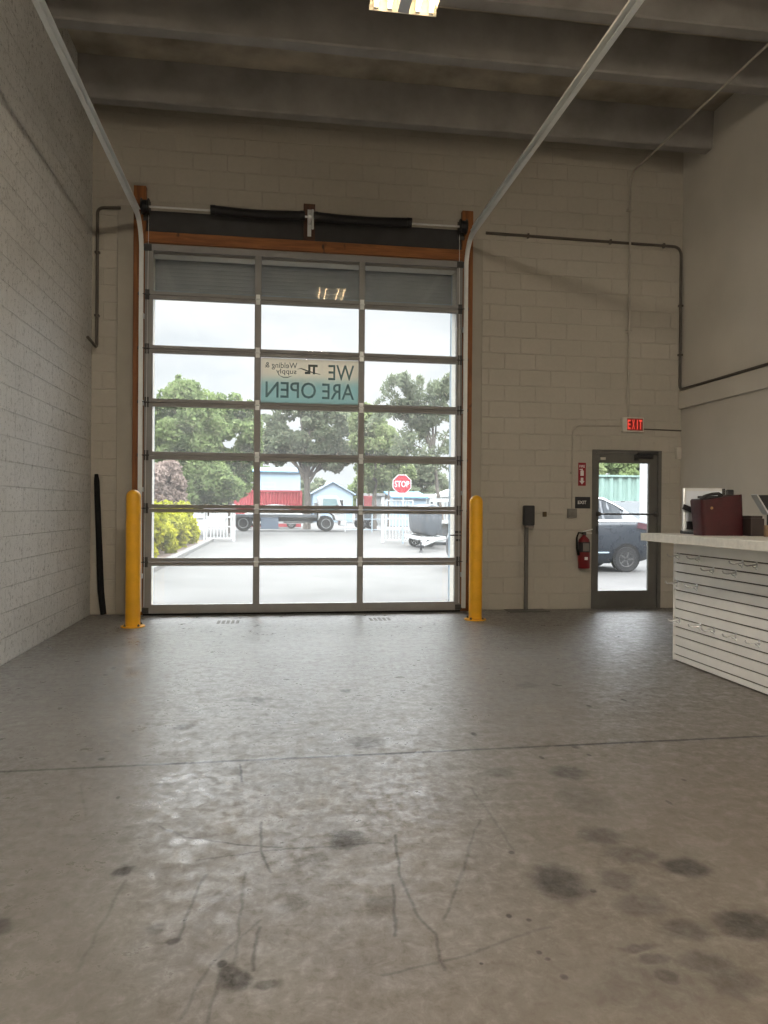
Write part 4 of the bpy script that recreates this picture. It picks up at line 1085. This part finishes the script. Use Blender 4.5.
def house(name, x0, x1, y0, y1, h, rh, wall, roof, label, wins, gable=True):
    t = thing(name, ((x0+x1)/2, (y0+y1)/2, GZ), label, 'building')
    w = MB().box(x0, x1, y0, y1, GZ, h)
    if gable: w.prism([(x0, y0+.01, h), (x1, y0+.01, h), ((x0+x1)/2, y0+.01, h+rh-.05)], (0, y1-y0-.02, 0))
    w.build('wall', wall, t)
    r = MB()
    if gable:
        xm = (x0+x1)/2
        for s in (-1, 1):
            xe = x0-.3 if s < 0 else x1+.3
            ze = h - .3*rh/((x1-x0)/2)
            r.prism([(xe, y0-.3, ze), (xm, y0-.3, h+rh), (xm, y0-.3, h+rh+.14), (xe, y0-.3, ze+.14)], (0, y1-y0+.6, 0))
    else:
        r.prism([(x0-.2, y0-.3, h), (x0-.2, y1+.3, h+rh), (x0-.2, y1+.3, h+rh+.12), (x0-.2, y0-.3, h+.12)], (x1-x0+.4, 0, 0))
    r.build('roof', roof, t)
    for (a, c, za, zb) in wins:
        f_ = MB().box(a, c, y0-.05, y0-.001, za, zb).build('window', M['paint_white'], t)
        MB().box(a+.08, c-.08, y0-.06, y0-.051, za+.08, zb-.08).build('pane', M['car_glass'], f_)
    return t
house('house', -2.2, 2.3, 74, 80, 4.9, .7, M['cladding_blue'], M['roof_blue'], 'pale blue building behind the red container', [], False)
house('house', 3.6, 7.7, 75.5, 82, 2.9, 1.15, M['cladding_blue'], M['cladding_blue'], 'pale blue gabled house behind the truck cab', [(4.6,5.4,1.3,2.3), (6.0,6.8,1.3,2.3)])
house('shed', 9.5, 12.2, 60, 64, 2.25, .55, M['cladding_blue'], M['roof_blue'], 'low shed with a bright blue roof right of the stop sign', [(10.2,10.9,1.0,1.7)], False)
cn = thing('canopy', (12.9, 60.5, GZ), 'white sloping canopy right of the blue roofed shed', 'canopy')
MB().prism([(12.55,59,2.35),(14.4,59,3.05),(14.4,59,2.45),(12.6,59,2.28)], (0,3,0)).build('cover', M['paint_white'], cn)
for x in (12.75, 14.3):
    for y in (59.2, 61.8): MB().box(x-.05, x+.05, y-.05, y+.05, GZ, 2.44 if x > 13 else 2.28).build('post', M['paint_white'], cn)
wb2 = thing('warehouse', (9, 72, GZ), 'long low white warehouse beyond the shed', 'building')
MB().box(8.2, 24, 70, 73.5, GZ, 2.6).build('wall', simple('pale_grey_cladding', (.25,.265,.27), .7, 0, .06, 2), wb2)
MB().box(8.15, 24.05, 69.8, 73.7, 2.6, 2.85).build('roof', M['paint_white'], wb2)
f_ = MB().box(8.6, 9.5, 69.95, 69.999, .9, 1.9).build('window', M['paint_white'], wb2)
MB().box(8.68, 9.42, 69.94, 69.949, .98, 1.82).build('pane', M['car_glass'], f_)

sv = thing('service_truck', (6.3, 51, GZ), 'small red and white truck body between the truck cab and the white gate', 'truck')
MB().box(5.9, 6.75, 50.2, 52.4, 1.25, 2.25).build('red_box', M['container_red'], sv, bevel=.03)
MB().box(5.55, 5.92, 50.2, 52.0, .5, 2.05).build('white_cab', M['paint_white'], sv, bevel=.06)
MB().box(5.5, 6.8, 50.3, 52.3, .5, 1.24).build('chassis', M['truck_dark'], sv)
for x in (5.8, 6.5):
    wheel(sv, x, 50.4, .36+GZ, .36, .2)
    wheel(sv, x, 52.1, .36+GZ, .36, .2, 1)
for x, y, h, lb in ((7.45, 60.0, 8.5, 'thin grey utility pole left of the stop sign, the farther left of two'), (8.95, 59.0, 7.6, 'thin grey utility pole just left above the stop sign')):
    p = thing('utility_pole', (x, y, GZ), lb, 'pole')
    MB().tube([(x,y,GZ),(x,y,h)], [.11,.07], 10).build('shaft', M['bark'], p)
    MB().box(x-.8, x+.8, y-.13, y-.08, h-.7, h-.6).build('crossarm', M['bark'], p)
cf = thing('chain_link_fence', (5.2, 43.5, GZ), 'grey rail fence behind the truck cab and white gate', 'fence')
for x in (4.0, 5.6, 7.2, 8.8): MB().tube([(x,43.5,GZ),(x,43.5,1.35)], .035, 8).build('post', M['paint_white'] if x < 4.1 else M['bluegrey'], cf)
for z in (.12, .75, 1.3): MB().tube([(4.0,43.5,z),(8.8,43.5,z)], .02, 6).build('rail', M['bluegrey'], cf)
gf = thing('sheet_fence', (11, 22, GZ), 'pale green corrugated fence on a grey base behind the parked car', 'fence')
corrugated(MB(), 8.6, 14.0, 22, 1.68, 2.44, .30, .06).build('sheet_panel', M['fence_green'], gf)
MB().box(8.6, 14.0, 21.98, 22.16, GZ, 1.66).build('base_wall', simple('grey_base', (.19,.205,.215), .8, 0, .08, 2), gf)
MB().box(8.6, 14.0, 21.96, 22.1, 2.441, 2.50).build('top_rail', M['fence_green'], gf)
pc = thing('white_post', (10.5, 20, GZ), 'tall white square post behind the tail of the parked car', 'post')
MB().box(10.40, 10.60, 19.9, 20.1, GZ+.12, 3.4).build('shaft', M['paint_white'], pc)
MB().box(10.34, 10.66, 19.84, 20.16, GZ, GZ+.12).box(10.34, 10.66, 19.84, 20.16, 3.4, 3.5).build('cap', M['paint_white'], pc)
vn = thing('white_car', (.0, 52, GZ), 'white car roof showing between the truck and the red container', 'car')
MB().loft([[(x, 52+a, z) for a, z in ((-.8,.3),(-.82,.9),(-.6,zr),(.6,zr),(.82,.9),(.8,.3))] for x, zr in ((-2.2,.95),(-1.9,1.05),(-1.4,1.5),(-.2,1.62),(.6,1.58),(1.2,1.1),(1.7,1.0))]).build('body', M['paint_white'], vn, smooth=True)
for x in (-1.4, 1.0): wheel(vn, x, 51.3, .32+GZ, .32, .2); wheel(vn, x, 52.7, .32+GZ, .32, .2, 1)
